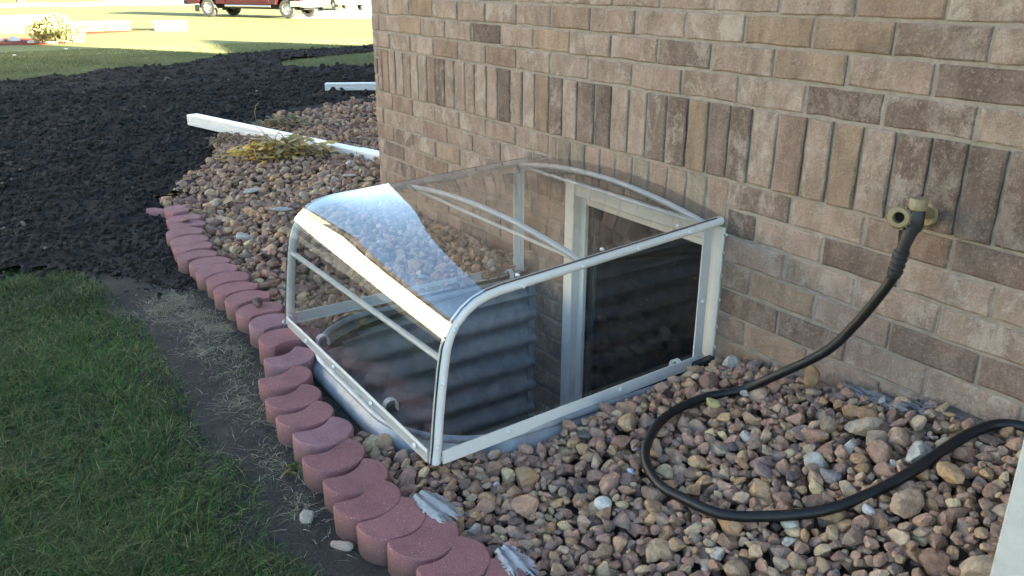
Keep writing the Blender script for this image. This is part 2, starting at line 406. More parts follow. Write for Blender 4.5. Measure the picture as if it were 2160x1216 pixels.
def grid_sheet(name, x0, x1, y0, y1, step, hf, mask, mat, cols=None, smooth=True):
    xs = np.arange(x0, x1+step*.5, step); ys = np.arange(y0, y1+step*.5, step)
    X, Y = np.meshgrid(xs, ys, indexing='ij'); Z = hf(X, Y)
    V = np.stack([X, Y, Z], -1).reshape(-1, 3); nx, ny = X.shape
    idx = np.arange(nx*ny).reshape(nx, ny)
    Fc = np.stack([idx[:-1, :-1], idx[1:, :-1], idx[1:, 1:], idx[:-1, 1:]], -1).reshape(-1, 4)
    cx = (X[:-1, :-1]+step/2).ravel(); cy = (Y[:-1, :-1]+step/2).ravel()
    Fc = Fc[mask(cx, cy)]
    used = np.unique(Fc); rm = np.full(nx*ny, -1); rm[used] = np.arange(len(used))
    V = V[used]; Fc = rm[Fc]
    c = cols(V[:, 0], V[:, 1]) if cols else None
    return mesh_obj(name, V, Fc, mat, smooth=smooth, cols=c)

def soil_mask(x, y):
    poly = [(-.05, -4.6), (-9.2, -4.6)]+SOIL_EDGE+[(-14.9, 9), (3, 9), (3, -1.25), (1.0, -1.3), (.38, -1.55), (.10, -1.85), (-.05, -2.2)]
    return inpoly(x, y, poly) & ~inpoly(x, y, WEDGE)
def in_house(x, y, m=0.0): return (x > -m) & (y > -m)
# window-well outline (top view)
WX0, WX1, WY0, WR = 1.665, 2.80, -1.165, .36
def well_outline(off=0.0, n=12):
    x0, x1, y0, r = WX0-off, WX1+off, WY0-off, WR+off
    pts = [(x0, .0)]
    for i in range(n+1):
        a = math.pi + (math.pi/2)*i/n; pts.append((x0+r+r*math.cos(a), y0+r+r*math.sin(a)))
    for i in range(n+1):
        a = 1.5*math.pi + (math.pi/2)*i/n; pts.append((x1-r+r*math.cos(a), y0+r+r*math.sin(a)))
    pts.append((x1, .0)); return pts
WELL = well_outline(.02); WELLB = [(p[0], p[1] if p[1] < -.001 else .6) for p in WELL]
def in_well(x, y, off=0.0):
    p = well_outline(.0+off); return inpoly(x, y, [(a, b if b < -.001 else .7) for a, b in p])

# big surrounding lawn
def ring():
    R_ = 420; x0, x1, y0, y1 = -16, 8, -6, 9
    xs = [-R_, -120, -60, -40, -26, x0, x1, 60, R_]; ys = [-R_, -80, -20, y0, y1, 20, 40, 120, R_]
    V = [(x, y, float(yard(x))) for x in xs for y in ys]; ny = len(ys); F = []
    for i in range(len(xs)-1):
        for j in range(ny-1):
            if x0 <= xs[i] < x1 and y0 <= ys[j] < y1: continue
            F.append((i*ny+j, (i+1)*ny+j, (i+1)*ny+j+1, i*ny+j+1))
    o = mesh_obj('ground', V, F, M['far_lawn']); tag(o, kind='structure')
ring()
o = grid_sheet('lawn', -16, 8, -6, 9, .125, lambda x, y: yard(x)-.004+.02*fbm(x, y, .9, 3, 1)*(1-smooth01((np.abs(x+4)-10)/1.5)), lambda x, y: ~(in_house(x, y)) & ~((x > -8) & (y > -1.4) & (x < 8)) & ~((x > -1.0) & (x < 4.9) & (y > -3.1)), M['lawn'])
tag(o, kind='structure')
# packed dirt strip between the grass and the edging
o = grid_sheet('dirt', -1.2, 5.0, -3.2, -.95, .03, lambda x, y: yard(x)+.012+.03*fbm(x, y, 3, 4, 2)-.02*smooth01((-1.62-y)/.3), lambda x, y: ~in_well(x, y, .03), M['dirt'])
tag(o, kind='structure')
# black soil, lumpy
def soil_h(x, y):
    nz = fbm(x, y, 2.2, 3, 0)*.07 + np.abs(fbm(x, y, 11, 3, 2))*.05
    edge = smooth01((x+10.2)/1.0)
    k_ = smooth01((.3-x)/.9); nz = nz*(.25+.75*k_)
    return yard(x)+.012+.02*k_+nz + .05*smooth01((y-.2)/2.0)*edge
def soil_c(x, y):
    k = .030*(1+.5*fbm(x, y, 6, 3, 4)); return np.stack([k*1.06, k*.99, k*.95], -1)
def soil_vis(x, y): return soil_mask(x, y) & ~in_house(x, y, .02) & ~((x > -1.0) & (y > -1.12))
o = grid_sheet('soil', -15, .9, -4.6, 8, .045, soil_h, soil_vis, M['soil'], cols=soil_c)
tag(o, kind='structure')
# bed under the gravel
o = grid_sheet('gravel_bed', -5, 5.2, -1.3, 7, .04, lambda x, y: gravel_h(x, y)-.038, lambda x, y: inpoly(x, y, GRAVEL_POLY) & ~in_well(x, y, -.015) & ~in_house(x, y), M['grit'])
tag(o, kind='structure')

# ------------------------------------------------------------------ stones
def ico(sub):
    import bmesh
    bm = bmesh.new(); bmesh.ops.create_icosphere(bm, subdivisions=sub, radius=1)
    bm.verts.index_update()
    v = np.array([x.co[:] for x in bm.verts]); f = np.array([[a.index for a in p.verts] for p in bm.faces]); bm.free()
    return v, f
ICO = {1: ico(1), 2: ico(2), 3: ico(3)}
def rock_proto(sub, r, round_=.0, nplane=13):
    """unit rock: a ball cut by random planes, edges slightly rounded"""
    v, f = ICO[sub]
    nn = r.normal(size=(nplane, 3)); nn /= np.linalg.norm(nn, axis=1)[:, None]
    d = r.uniform(.42, .88, nplane)
    dt = v@nn.T
    k = np.where(dt > .05, d/np.maximum(dt, .05), 9)
    kk = np.sort(k, axis=1)
    rad = np.minimum(kk[:, 0], 1.05)
    if round_: rad = rad*(1-round_)+round_*.85
    rad = rad*(1+.03*r.normal(size=len(rad))*(1 if sub < 3 else .35))*1.12
    return v*rad[:, None], f
PROTO = {s: [rock_proto(s, rng, .03) for _ in range(28)] for s in (1, 2, 3)}
PAL = np.array([(.29, .205, .16), (.26, .18, .15), (.32, .245, .185), (.25, .175, .155), (.21, .155, .135), (.34, .27, .20), (.36, .265, .175), (.28, .195, .175),
                (.23, .185, .175), (.33, .26, .215), (.28, .195, .17), (.23, .155, .135), (.40, .345, .25), (.31, .225, .195), (.34, .235, .155), (.20, .165, .155), (.35, .30, .25)])
def quat_mats(n, r, flat=.6):
    a = r.uniform(0, 2*np.pi, n); t = r.normal(0, flat*.5, n); u = r.normal(0, flat*.5, n)
    ca, sa = np.cos(a), np.sin(a); ct, st = np.cos(t), np.sin(t); cu, su = np.cos(u), np.sin(u)
    Rz = np.zeros((n, 3, 3)); Rz[:, 0, 0] = ca; Rz[:, 0, 1] = -sa; Rz[:, 1, 0] = sa; Rz[:, 1, 1] = ca; Rz[:, 2, 2] = 1
    Rx = np.zeros((n, 3, 3)); Rx[:, 0, 0] = 1; Rx[:, 1, 1] = ct; Rx[:, 1, 2] = -st; Rx[:, 2, 1] = st; Rx[:, 2, 2] = ct
    Ry = np.zeros((n, 3, 3)); Ry[:, 1, 1] = 1; Ry[:, 0, 0] = cu; Ry[:, 0, 2] = su; Ry[:, 2, 0] = -su; Ry[:, 2, 2] = cu
    return Rz@Rx@Ry
def scatter_mesh(name, P, scl, rots, cols, subs, mat, protos=PROTO, smooth=True, sharp=24):
    """joins many rocks: P (n,3), scl (n,3)"""
    VV = []; FF = []; CC = []; off = 0
    pid = rng.integers(0, 28, len(P))
    for s in sorted(set(subs)):
        for k in range(28):
            m = np.where((subs == s) & (pid == k))[0]
            if not len(m): continue
            v, f = protos[s][k]
            w_ = v[None]*scl[m][:, None, :]
            w_ = np.einsum('nij,nvj->nvi', rots[m], w_) + P[m][:, None, :]
            nv = len(v)
            VV.append(w_.reshape(-1, 3)); FF.append((f[None]+(np.arange(len(m))*nv)[:, None, None]).reshape(-1, 3)+off)
            CC.append(np.repeat(cols[m], nv, axis=0)); off += nv*len(m)
    o = mesh_obj(name, np.concatenate(VV), np.concatenate(FF), mat, smooth=smooth, cols=np.concatenate(CC))
    if smooth: o.data.set_sharp_from_angle(angle=math.radians(sharp))
    return o
def deposit(xy, rad, hz, base, x0, y0, x1, y1, cell=.008, tries=3, ok=None, sink=.25):
    """drop ellipsoids (rad horizontal, hz half height) one after another on a height field"""
    nx = int((x1-x0)/cell)+2; ny = int((y1-y0)/cell)+2
    gx = x0+np.arange(nx)*cell; gy = y0+np.arange(ny)*cell
    Hm = base(gx[:, None]*np.ones((1, ny)), gy[None, :]*np.ones((nx, 1)))
    zs = np.zeros(len(xy)); kept = np.ones(len(xy), dtype=bool); out = xy.copy()
    jit = rng.normal(size=(len(xy), tries, 2))
    rr = rng.random(len(xy))
    for i in range(len(xy)):
        best = None; r = rad[i]; h = hz[i]; k = int(r/cell)+1
        for t in range(tries):
            x, y = xy[i] + (jit[i, t]*r*1.1 if t else 0)
            ci = int((x-x0)/cell); cj = int((y-y0)/cell)
            if ci-k < 0 or cj-k < 0 or ci+k >= nx or cj+k >= ny: continue
            dx = gx[ci-k:ci+k+1]-x; dy = gy[cj-k:cj+k+1]-y
            q = 1-(dx[:, None]**2+dy[None]**2)/(r*r)
            m = q > 0; hh = np.sqrt(np.maximum(q, 0))*h
            z = np.max(np.where(m, Hm[ci-k:ci+k+1, cj-k:cj+k+1]+hh, -9))
            if best is None or z < best[0]: best = (z, x, y, ci, cj, hh, m)
        if best is None: kept[i] = False; continue
        z, x, y, ci, cj, hh, m = best
        z = z-sink*h
        if ok is not None and not ok(x, y, z): kept[i] = False; continue
        zs[i] = z; out[i] = (x, y); sub = Hm[ci-k:ci+k+1, cj-k:cj+k+1]
        np.maximum(sub, np.where(m, z+hh*.95, -9), out=sub)
    return out, zs, kept, (Hm, gx, gy)

# pavers first: they bound the gravel.  (x, y, turn, style)
PAVERS = [(-.587, -1.165, 2.35, 't'), (-.40, -1.135, .25, 'd'), (-.235, -1.125, .05, 'a'), (-.10, -1.14, .06, 'a'), (.06, -1.185, .0, 'a'), (.20, -1.20, 0, 'a'), (.345, -1.215, 0, 'a'),
          (.49, -1.225, 0, 'a'), (.625, -1.209, .03, 'a'), (.775, -1.208, .02, 'a'), (.914, -1.200, 0, 'a'), (1.058, -1.20, 0, 'a'), (1.21, -1.195, 0, 'a'),
          (1.372, -1.197, 0, 'a'), (1.535, -1.19, 0, 'a'), (1.703, -1.206, .02, 'a'),
          (1.93, -1.25, .12, 'b'), (2.075, -1.315, .02, 'b'), (2.225, -1.342, .0, 'b'), (2.36, -1.348, 0, 'b'), (2.49, -1.338, .05, 'b'), (2.63, -1.358, .04, 'b'),
          (2.765, -1.353, .05, 'b'), (2.885, -1.370, .1, 'b'), (2.995, -1.356, .12, 'b'), (3.108, -1.324, .15, 'b'), (3.225, -1.303, .2, 'b'), (3.345, -1.28, .2, 'b'), (3.465, -1.26, .2, 'b')]

GX0, GY0, GX1, GY1 = -5.2, -1.32, 4.7, 3.6
def gravel_ok(x, y):
    a = inpoly(np.array([x]), np.array([y]), GRAVEL_POLY)[0] if np.isscalar(x) else inpoly(x, y, GRAVEL_POLY)
    return a
# candidates: density falls with distance from the camera
def gen_candidates():
    pts = []; rads = []
    def fill(x0, x1, y0, y1, dens, r0, r1):
        n = int((x1-x0)*(y1-y0)*dens); p = np.stack([rng.uniform(x0, x1, n), rng.uniform(y0, y1, n)], 1)
        pts.append(p); rads.append(np.clip(rng.lognormal(math.log((r0+r1)/2*.95), .38, n), r0*.55, r1*1.8))
    fill(2.55, 4.7, -1.3, -.01, 4700, .0125, .0195)
    fill(1.3, 2.9, -1.2, -.01, 3000, .0135, .0205)
    fill(-.6, 1.7, -1.25, -.01, 1900, .015, .022)
    fill(-2.6, -.0, -1.2, 1.2, 1250, .018, .026)
    fill(-.6, 0, -.6, 1.2, 300, .018, .026)
    fill(-5, -2.2, -.5, 3.4, 800, .022, .032)
    fill(-2.2, 0, 1.2, 3.4, 450, .022, .032)
    p = np.concatenate(pts); r = np.concatenate(rads)
    m = inpoly(p[:, 0], p[:, 1], GRAVEL_POLY) & ~in_well(p[:, 0], p[:, 1], .055) & ~((p[:, 0] > -.02) & (p[:, 1] > -.022))
    return p[m], r[m]
gp, gr = gen_candidates()
perm = rng.permutation(len(gp)); gp = gp[perm]; gr = gr[perm]
flat = rng.uniform(.55, .85, len(gp))
gh = gr*flat
# fewer, bigger stones come last so they lie on top
def okf(x, y, z):
    if z > float(gravel_h(x, y))+.012: return False
    if x > -.03 and y > -.03: return False
    return True
gxy, gz, kept, HF = deposit(gp, gr, gh, lambda x, y: np.where(in_well(x, y, .03), -2, gravel_h(x, y)-.045), GX0, GY0, GX1, GY1, ok=okf)
m = kept & ~in_well(gxy[:, 0], gxy[:, 1], .045)
gxy, gz, gr2, gh2 = gxy[m], gz[m], gr[m], gh[m]
dist = np.hypot(gxy[:, 0]-CAM.x, gxy[:, 1]-CAM.y)
subs = np.where(dist < 2.3, 3, np.where(dist < 5.5, 2, 1))
top = gz > gravel_h(gxy[:, 0], gxy[:, 1])-.04
subs = np.where((subs == 3) & ~top, 2, subs); subs = np.where((subs == 2) & ~top, 1, subs)
el = rng.uniform(.85, 1.3, len(gxy))
scl = np.stack([gr2*el*1.22, gr2/el*1.22, gh2*1.25], 1)
pc = PAL[rng.integers(0, len(PAL), len(gxy))]*rng.uniform(.85, 1.25, (len(gxy), 1))
tint = .5+vnoise(gxy[:, 0]*1.2, gxy[:, 1]*1.2, 2)[:, None]
pc = pc*(1+.12*(tint-.5)*np.array([1, 1, .8]))
far_k = smooth01((1.0-gxy[:, 0])/2)[:, None]                         # the older bed past the well is duller and browner
pc = pc*(1-far_k*.12)*np.array([1, 1, 1])
pal_rand = rng.random(len(gxy))
pc = pc*np.array([1.27, 1.12, .97])
pc[pal_rand > .985] = (.50, .47, .42)
pc[pal_rand < .012] = (.13, .11, .11)
o = scatter_mesh('gravel', np.column_stack([gxy, gz]), scl, quat_mats(len(gxy), rng, .7), pc, subs, M['stone'])
tag(o, 'reddish brown and tan gravel covering the bed along the house wall', 'gravel', kind='stuff')
Hm, hgx, hgy = HF
def topz(x, y, r=.012):
    i = int((x-GX0)/.008); j = int((y-GY0)/.008); k = max(1, int(r/.008))
    return float(np.max(Hm[max(0, i-k):i+k+1, max(0, j-k):j+k+1]))

# soil clods
def clods():
    pts = []; rads = []
    def fill(x0, x1, y0, y1, dens, a, s):
        n = int((x1-x0)*(y1-y0)*dens); pts.append(np.stack([rng.uniform(x0, x1, n), rng.uniform(y0, y1, n)], 1))
        rads.append(np.clip(rng.lognormal(math.log(a), s, n), a*.4, a*3.6))
    fill(-1.6, .9, -2.8, -.9, 2100, .0066, .6)
    fill(-4.5, -1.6, -3.2, .8, 1150, .0095, .6)
    fill(-8, -4.5, -3.6, 3.4, 420, .0138, .6)
    fill(-14.6, -8, -4, 7, 130, .017, .55)
    p = np.concatenate(pts); r = np.concatenate(rads)
    jx = rng.normal(0, .07, len(p)); jy = rng.normal(0, .07, len(p))
    m = soil_vis(p[:, 0]-np.abs(jx)*1.5, p[:, 1]+jy) & ~((p[:, 0] > -1.0) & (p[:, 1] > -1.14)) & ~inpoly(p[:, 0], p[:, 1], GRAVEL_POLY); p = p[m]; r = r[m]
    ins = soil_vis(p[:, 0], p[:, 1]); z = np.where(ins, soil_h(p[:, 0], p[:, 1]), yard(p[:, 0])+.015)+r*.25
    d = np.hypot(p[:, 0]-CAM.x, p[:, 1]-CAM.y)
    sub = np.where((r > .014) & (d < 6.5) | (r > .06), 2, 1)
    scl = np.stack([r*1.2, r, r*.8], 1)*rng.uniform(.8, 1.2, (len(r), 3))
    k = rng.uniform(.022, .042, len(r))[:, None]; c = k*np.array([1.06, .99, .93])
    q = rng.random(len(r)); c[q > .996] = (.16, .14, .12)
    o = scatter_mesh('soil_clods', np.column_stack([p, z]), scl, quat_mats(len(r), rng, 1.5), c, sub, M['soil'], smooth=True)
    tag(o, 'crumbly black lumps of fresh soil spread between the lawn and the gravel', 'soil', kind='stuff')
clods()

# ------------------------------------------------------------------ house
L, CH, SO, J = .254, .09215, .2445, .011
def rnd_brick_color(x, z):
    r = random.random()
    if r < .10: c, k = (.25, .172, .135), .3
    elif r < .17: c, k = (.19, .138, .112), .7
    elif r < .27: c, k = (.315, .225, .165), .1
    elif r < .62: c, k = (.32, .24, .195), .9
    else: c, k = (.305, .222, .178), .6
    s = random.uniform(.9, 1.08)*.95
    return (c[0]*s, c[1]*s, c[2]*s, k)
DARK = [(3.4, .48), (3.53, .37), (3.15, .29), (1.24, .39), (1.69, -.11), (3.26, -.15), (2.83, -.15), (3.13, -.39), (3.52, -.3), (3.74, -.28), (3.64, -.06), (1.3, -.2), (.24, -.36)]
DARKS = [.78, 1.38, 1.99, 2.09, 2.5, 2.70, 3.38, 3.48, 3.58, 3.68]
TAN = [(2.89, .48), (3.15, .48), (.62, .45)]
TANS = [1.68, 2.61, 3.18]
house = empty('brick_house', (0, 0, -.6))
tag(house, 'tan and brown brick house with a vertical soldier course beside the gravel bed', 'house')
HO = Vector((0, 0, -.6))
front = MB()
OX0, OX1, OZ0, OZ1 = 1.878, 2.768, -1.50, -.163     # window opening
for a, b in (((0, 0, -2.0), (OX0, .22, 4.0)), ((OX1, 0, -2.0), (13, .22, 4.0)), ((OX0, 0, -2.0), (OX1, .22, OZ0)), ((OX0, 0, OZ1), (OX1, .22, 4.0))):
    front.box(a, b)
def hbuild(mb, name, mat, parent, smooth=False):
    o = mb.build(name, mat, parent, smooth)
    if parent is house: o.location = -HO
    return o
wall = hbuild(front, 'wall', M['mortar'], house)
side = MB()
side.box((0, .22, -2.0), (.22, 9.8, 4.0)); side.box((12.78, .22, -2), (13, 9.8, 4.0)); side.box((.22, 9.58, -2), (12.78, 9.8, 4.0))
hbuild(side, 'side_wall', M['mortar'], house)
wing = MB()       # lower rear wing whose roof rises away from the house
wing.add([(0, 9.8, -2), (9, 9.8, -2), (9, 13.6, -2), (0, 13.6, -2), (0, 9.8, 2.45), (9, 9.8, 2.45), (9, 13.6, 3.75), (0, 13.6, 3.75)],
         [(0,3,2,1),(4,5,6,7),(0,1,5,4),(1,2,6,5),(2,3,7,6),(3,0,4,7)])
hbuild(wing, 'rear_wing', M['mortar'], house)
rf = MB()
rf.add([(-.4, -.45, 4.0), (13.4, -.45, 4.0), (13.4, 10.2, 4.0), (-.4, 10.2, 4.0), (3.5, 4.9, 5.5), (9.5, 4.9, 5.5)],
       [(0, 3, 2, 1), (0, 1, 5, 4), (2, 3, 4, 5), (3, 0, 4), (1, 2, 5)])
hbuild(rf, 'roof', M['roofing'], house)
fs = MB(); fs.box((-.42, -.47, 3.86), (13.42, -.45, 4.04)); fs.box((-.42, -.45, 3.86), (-.40, 10.2, 4.04))
hbuild(fs, 'fascia', M['vinyl'], house)

def brick_mesh(lx, lz, dy, seed):
    """front-facing brick: centred in x and z, front towards -y, worn edges"""
    r = random.Random(seed); V = []; e = .0045
    nx = 6 if lx > lz else 2; nz = 2 if lx > lz else 6
    def rim(inset, y, jit):
        pts = []
        x0, x1, z0, z1 = -lx/2+inset, lx/2-inset, -lz/2+inset, lz/2-inset
        for i in range(nx): pts.append((x0+(x1-x0)*i/nx, z0))
        for i in range(nz): pts.append((x1, z0+(z1-z0)*i/nz))
        for i in range(nx): pts.append((x1-(x1-x0)*i/nx, z1))
        for i in range(nz): pts.append((x0, z1-(z1-z0)*i/nz))
        return pts
    A = rim(0, 0, 0); n = len(A); jj = [(r.uniform(-.0016, .0016), r.uniform(-.0016, .0016)) for _ in A]
    ch = [e*r.uniform(.5, 1.7) for _ in A]
    for (x, z), (a, b) in zip(A, jj): V.append((x+a, .012, z+b))
    for (x, z), (a, b), c in zip(A, jj, ch): V.append((x+a, -dy+c*.8, z+b))
    cx = [(-1 if x < 0 else 1) for x, z in A]
    for (x, z), (a, b), c in zip(A, jj, ch):
        V.append((x+a-c*np.clip(x/(lx/2), -1, 1), -dy+r.uniform(-.0007, .0007), z+b-c*np.clip(z/(lz/2), -1, 1)))
    F = []
    for lv in (0, 1):
        for i in range(n): F.append((lv*n+i, lv*n+(i+1) % n, (lv+1)*n+(i+1) % n, (lv+1)*n+i))
    V.append((0, -dy-.0008, 0)); cc = len(V)-1
    for i in range(n): F.append((2*n+i, 2*n+(i+1) % n, cc))
    return V, F
BM = {}
def get_brick(lx, lz, dy, seed):
    key = (round(lx, 4), round(lz, 4), round(dy, 4), seed)
    if key not in BM:
        V, F = brick_mesh(lx, lz, dy, seed+int(lx*1e4))
        me = bpy.data.meshes.new('brick'); me.from_pydata(V, [], F); me.materials.append(M['brick']); me.update(); BM[key] = (me, V, F)
    return BM[key]
joined = {'v': [], 'f': [], 'c': []}; nb = 0
def put_brick(x0, x1, z0, z1, dy=.005, col=None, single=None):
    """one brick filling the cell x0..x1, z0..z1 less the joint"""
    global nb
    if x1-x0 < .02: return
    xc, zc = (x0+x1)/2, (z0+z1)/2
    if single is None: single = x0 < 4.15 and z0 < .72 and z1 > -.70
    col = col or rnd_brick_color(xc, zc)
    sd_ = random.randrange(5)
    me, V, F = get_brick(x1-x0-J, z1-z0-J*.95, dy, sd_)
    jx, jz = random.uniform(-.0012, .0012), random.uniform(-.001, .001); jy = random.uniform(-.003, .0018)
    if single and nb < 298:
        o = bpy.data.objects.new('brick', me); link(o); o.parent = wall; o.location = (xc+jx, jy, zc+jz); o.color = col; nb += 1
        o.rotation_euler = (0, random.uniform(-.003, .003), 0)
    else:
        n = len(joined['v']); joined['v'] += [(v[0]+xc, v[1]+jy, v[2]+zc) for v in V]
        joined['f'] += [tuple(i+n for i in f) for f in F]; joined['c'] += [col]*len(V)
def near(lst, x0, x1, z0=None, z1=None):
    if z0 is None: return any(x0 <= a < x1 for a in lst)
    return any(x0 <= a < x1 and z0 <= b < z1 for a, b in lst)
DK = lambda: (lambda f: (.165*f, .118*f, .097*f, random.choice((.2, .45, .7))))(random.uniform(.8, 1.2))
TN = lambda: (.27, .192, .138, 0.0)
def course(row, z0, z1, xa, xb, x0, **kw):
    x = x0
    while x > xa+1e-6: x -= L
    edges = [xa]
    while x < xb-1e-6:
        if x > xa+1e-6: edges.append(x)
        x += L
    edges.append(xb)
    for a, b in zip(edges, edges[1:]):
        col = None
        if near(DARK, a, b, z0, z1): col = DK()
        elif near(TAN, a, b, z0, z1): col = TN()
        put_brick(a, b, z0, z1, col=col, **kw)
XE = 6.0
for i in range(26):                                  # courses above the soldier band
    z0 = SO + i*CH
    course(i, z0, z0+CH, 0, XE if z0 < 2 else 5.2, .228 if i % 2 == 0 else .101)
x = .055                                             # soldier band
for k, (za, zb) in enumerate(((0, .095), (.095, .19), (.19, SO))): put_brick(0, .055, za, zb)
sold = [.055, .113, .203, .289, .383, .473, .562, .66, .754, .85, .947, 1.052, 1.144, 1.251, 1.347, 1.452, 1.549, 1.644, 1.748, 1.842, 1.942, 2.052, 2.152, 2.252, 2.351,
        2.457, 2.558, 2.653, 2.746, 2.837, 2.939, 3.043, 3.135, 3.231, 3.331, 3.433, 3.528, 3.626]
while sold[-1] < XE: sold.append(sold[-1]+.098)
for a, b in zip(sold, sold[1:]):
    col = DK() if near(DARKS, a, b) else TN() if near(TANS, a, b) else None
    put_brick(a, b, 0, SO, dy=.0085 if a < 2.9 else .011, col=col)
for i in range(19):                                  # below the band: left and right of the window
    z1 = -i*CH; z0 = z1-CH; x0 = .228 if i % 2 == 0 else .101
    hdr = 1.7525 if z1 > -.12 else OX0               # the short header row bears half a brick past the opening
    course(-i, z0, z1, 0, hdr, x0, single=(z1 > -.66 or hdr == OX0 and False))
    if z1 > -.85: course(-i, z0, z1, OX1, XE, x0)
xs = [1.7525, 1.81]+[1.81+.0958*k for k in range(1, 11)]
for a, b in zip(xs, xs[1:]): put_brick(a, b, -.163, 0, dy=.004, col=(.275*random.uniform(.9, 1.05), .205, .16, .15))
bj = mesh_obj('brickwork', joined['v'], joined['f'], M['brick_a'], wall, cols=np.array(joined['c'])); tag(bj, kind='stuff')
# return face of the corner: courses on the left side wall
cv = MB()
for i in range(-8, 40):
    z0 = SO+i*CH if i >= 0 else (i+1)*CH-CH
    y = .02
    while y < 2.2:
        ln = L if i % 2 else L/2 if y < .05 else L
        cv.box((-.005, y, z0+.005), (.01, y+ln-J, z0+CH-.005), .003); y += ln
o = hbuild(cv, 'side_brickwork', simple('side_brick_clay', (.27, .20, .155), .92, noise=.2, nscale=5, bump=.5, bscale=60), house); tag(o, kind='stuff')

# window: frame, jamb liner, sashes, pane
win = MB()
t = .062
win.box((OX0, -.006, OZ0), (OX0+t, .11, OZ1), .003); win.box((OX1-t, -.006, OZ0), (OX1-.002, .11, OZ1), .003)
win.box((OX0+t, -.004, OZ1-t), (OX1-t, .11, OZ1-.002), .003); win.box((OX0+t, -.004, OZ0), (OX1-t, .11, OZ0+t), .003)
window = hbuild(win, 'window', M['vinyl'], house)
s_ = MB(); ax0, ax1, az0, az1 = OX0+t, OX1-t, OZ0+t, OZ1-t; q_ = .038
s_.box((ax0, .028, az0), (ax0+q_, .09, az1), .003); s_.box((ax1-q_, .028, az0), (ax1, .09, az1), .003)
s_.box((ax0+q_, .03, az1-q_), (ax1-q_, .09, az1), .003); s_.box((ax0+q_, .03, az0), (ax1-q_, .09, az0+q_), .003)
s_.build('sash', M['vinyl'], window)
p_ = MB(); p_.box((ax0+q_, .050, az0+q_), (ax1-q_, .056, az1-q_)); p_.build('pane', M['pane'], window)
gk = MB(); gk.bar((ax0+q_+.004, .047, az0+q_), (ax0+q_+.004, .047, az1-q_), .008, .004, (0, 1, 0)); gk.build('gasket', M['black_plastic'], window)
ms = MB(); ms.box((ax0+q_+.020, .062, az0+q_), (ax0+q_+.030, .075, az1-q_)); ms.build('screen_edge', M['vinyl'], window)
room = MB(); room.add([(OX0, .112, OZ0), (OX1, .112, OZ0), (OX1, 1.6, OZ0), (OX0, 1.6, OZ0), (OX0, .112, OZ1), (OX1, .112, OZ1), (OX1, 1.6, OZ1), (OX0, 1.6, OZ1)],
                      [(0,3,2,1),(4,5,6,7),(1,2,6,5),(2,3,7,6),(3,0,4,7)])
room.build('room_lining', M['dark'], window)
# caulk dabs up the right edge of the trim
cb = MB()
for z in (-.60, -.52, -.42, -.33, -.25, -.185):
    cb.lathe([(.0005, -.009), (.006, -.007), (.007, 0), (.004, .006)], (OX1+.004, -.002, z), (0, -1, 0), 8)
cb.build('caulk_dab', M['vinyl'], window, True)

# ------------------------------------------------------------------ window well (corrugated galvanised steel)
def well():
    root = empty('window_well', (2.23, -.6, -.66))
    tag(root, 'galvanised corrugated steel window well sunk in front of the basement window', 'window well')
    outl = well_outline(0, 12)
    def prof(z):                                        # radial wave, outward positive
        return .016*math.sin(2*math.pi*(z+.70)/.122)
    zs_ = np.concatenate([np.arange(-.665, -1.75, -.0102)])
    V = []; n = len(outl)
    nrm = []
    for i in range(n):
        a = Vector(outl[max(0, i-1)]); b = Vector(outl[min(n-1, i+1)]); t_ = (b-a).normalized(); nrm.append(Vector((-t_.y, t_.x))*-1)
    for z in zs_:
        o_ = prof(z) if z < -.74 else (.030*math.sin(math.pi*min(1, (-.672-z)/.09))**.8 if z < -.672 else 0)
        for (x_, y_), nn_ in zip(outl, nrm):
            # outward = away from the well centre
            d_ = nn_ if nn_.dot(Vector((x_-2.23, y_+.5))) > 0 else -nn_
            V.append((x_+d_.x*o_, y_+d_.y*o_, z))
    F = [(i*n+k, i*n+k+1, (i+1)*n+k+1, (i+1)*n+k) for i in range(len(zs_)-1) for k in range(n-1)]
    V = [(v[0]-2.23, v[1]+.6, v[2]+.66) for v in V]
    mesh_obj('corrugated_shell', V, F, M['galv'], root, smooth=True)
    rim = MB(); rim.tube([(x_-2.23, y_+.6, -.003) for x_, y_ in outl], .012, 10)
    rim.build('rolled_rim', M['galv'], root, True)
    fl = MB(); fl.tube([(0, 0, 0), (.1, 0, 0)], .01)
    fo = mesh_obj('well_floor', [(x_-2.23, y_+.6, -1.06) for x_, y_ in outl], [tuple(range(n))], M['dirt'], root)
    # flange against the wall at both ends
    g = MB(); g.box((WX0-2.23-.003, .56, -1.1), (WX0-2.23+.003, .598, 0)); g.box((WX1-2.23-.003, .56, -1.1), (WX1-2.23+.003, .598, 0))
    g.build('wall_flange', M['galv'], root)
well()
nfl = 260
fx = rng.uniform(WX0+.05, WX1-.05, nfl); fy = rng.uniform(WY0+.1, -.03, nfl); fm = in_well(fx, fy, -.04); fx, fy = fx[fm], fy[fm]
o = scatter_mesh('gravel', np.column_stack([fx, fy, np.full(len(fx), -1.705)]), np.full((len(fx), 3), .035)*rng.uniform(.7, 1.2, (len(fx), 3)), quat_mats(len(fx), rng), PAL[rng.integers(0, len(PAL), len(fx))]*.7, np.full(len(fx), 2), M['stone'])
tag(o, 'shaded stones lying on the floor inside the window well', 'gravel', kind='stuff')

# ------------------------------------------------------------------ clear cover over the well
FL, FR, BR, BL = (1.617, -1.147), (2.812, -1.147), (2.745, -.030), (1.598, -.030)
PROF = [(0.0, -.655), (.008, -.60), (.016, -.52), (.026, -.44), (.036, -.37), (.046, -.315), (.060, -.278), (.080, -.248), (.108, -.222), (.140, -.203), (.180, -.191), (.225, -.185)]
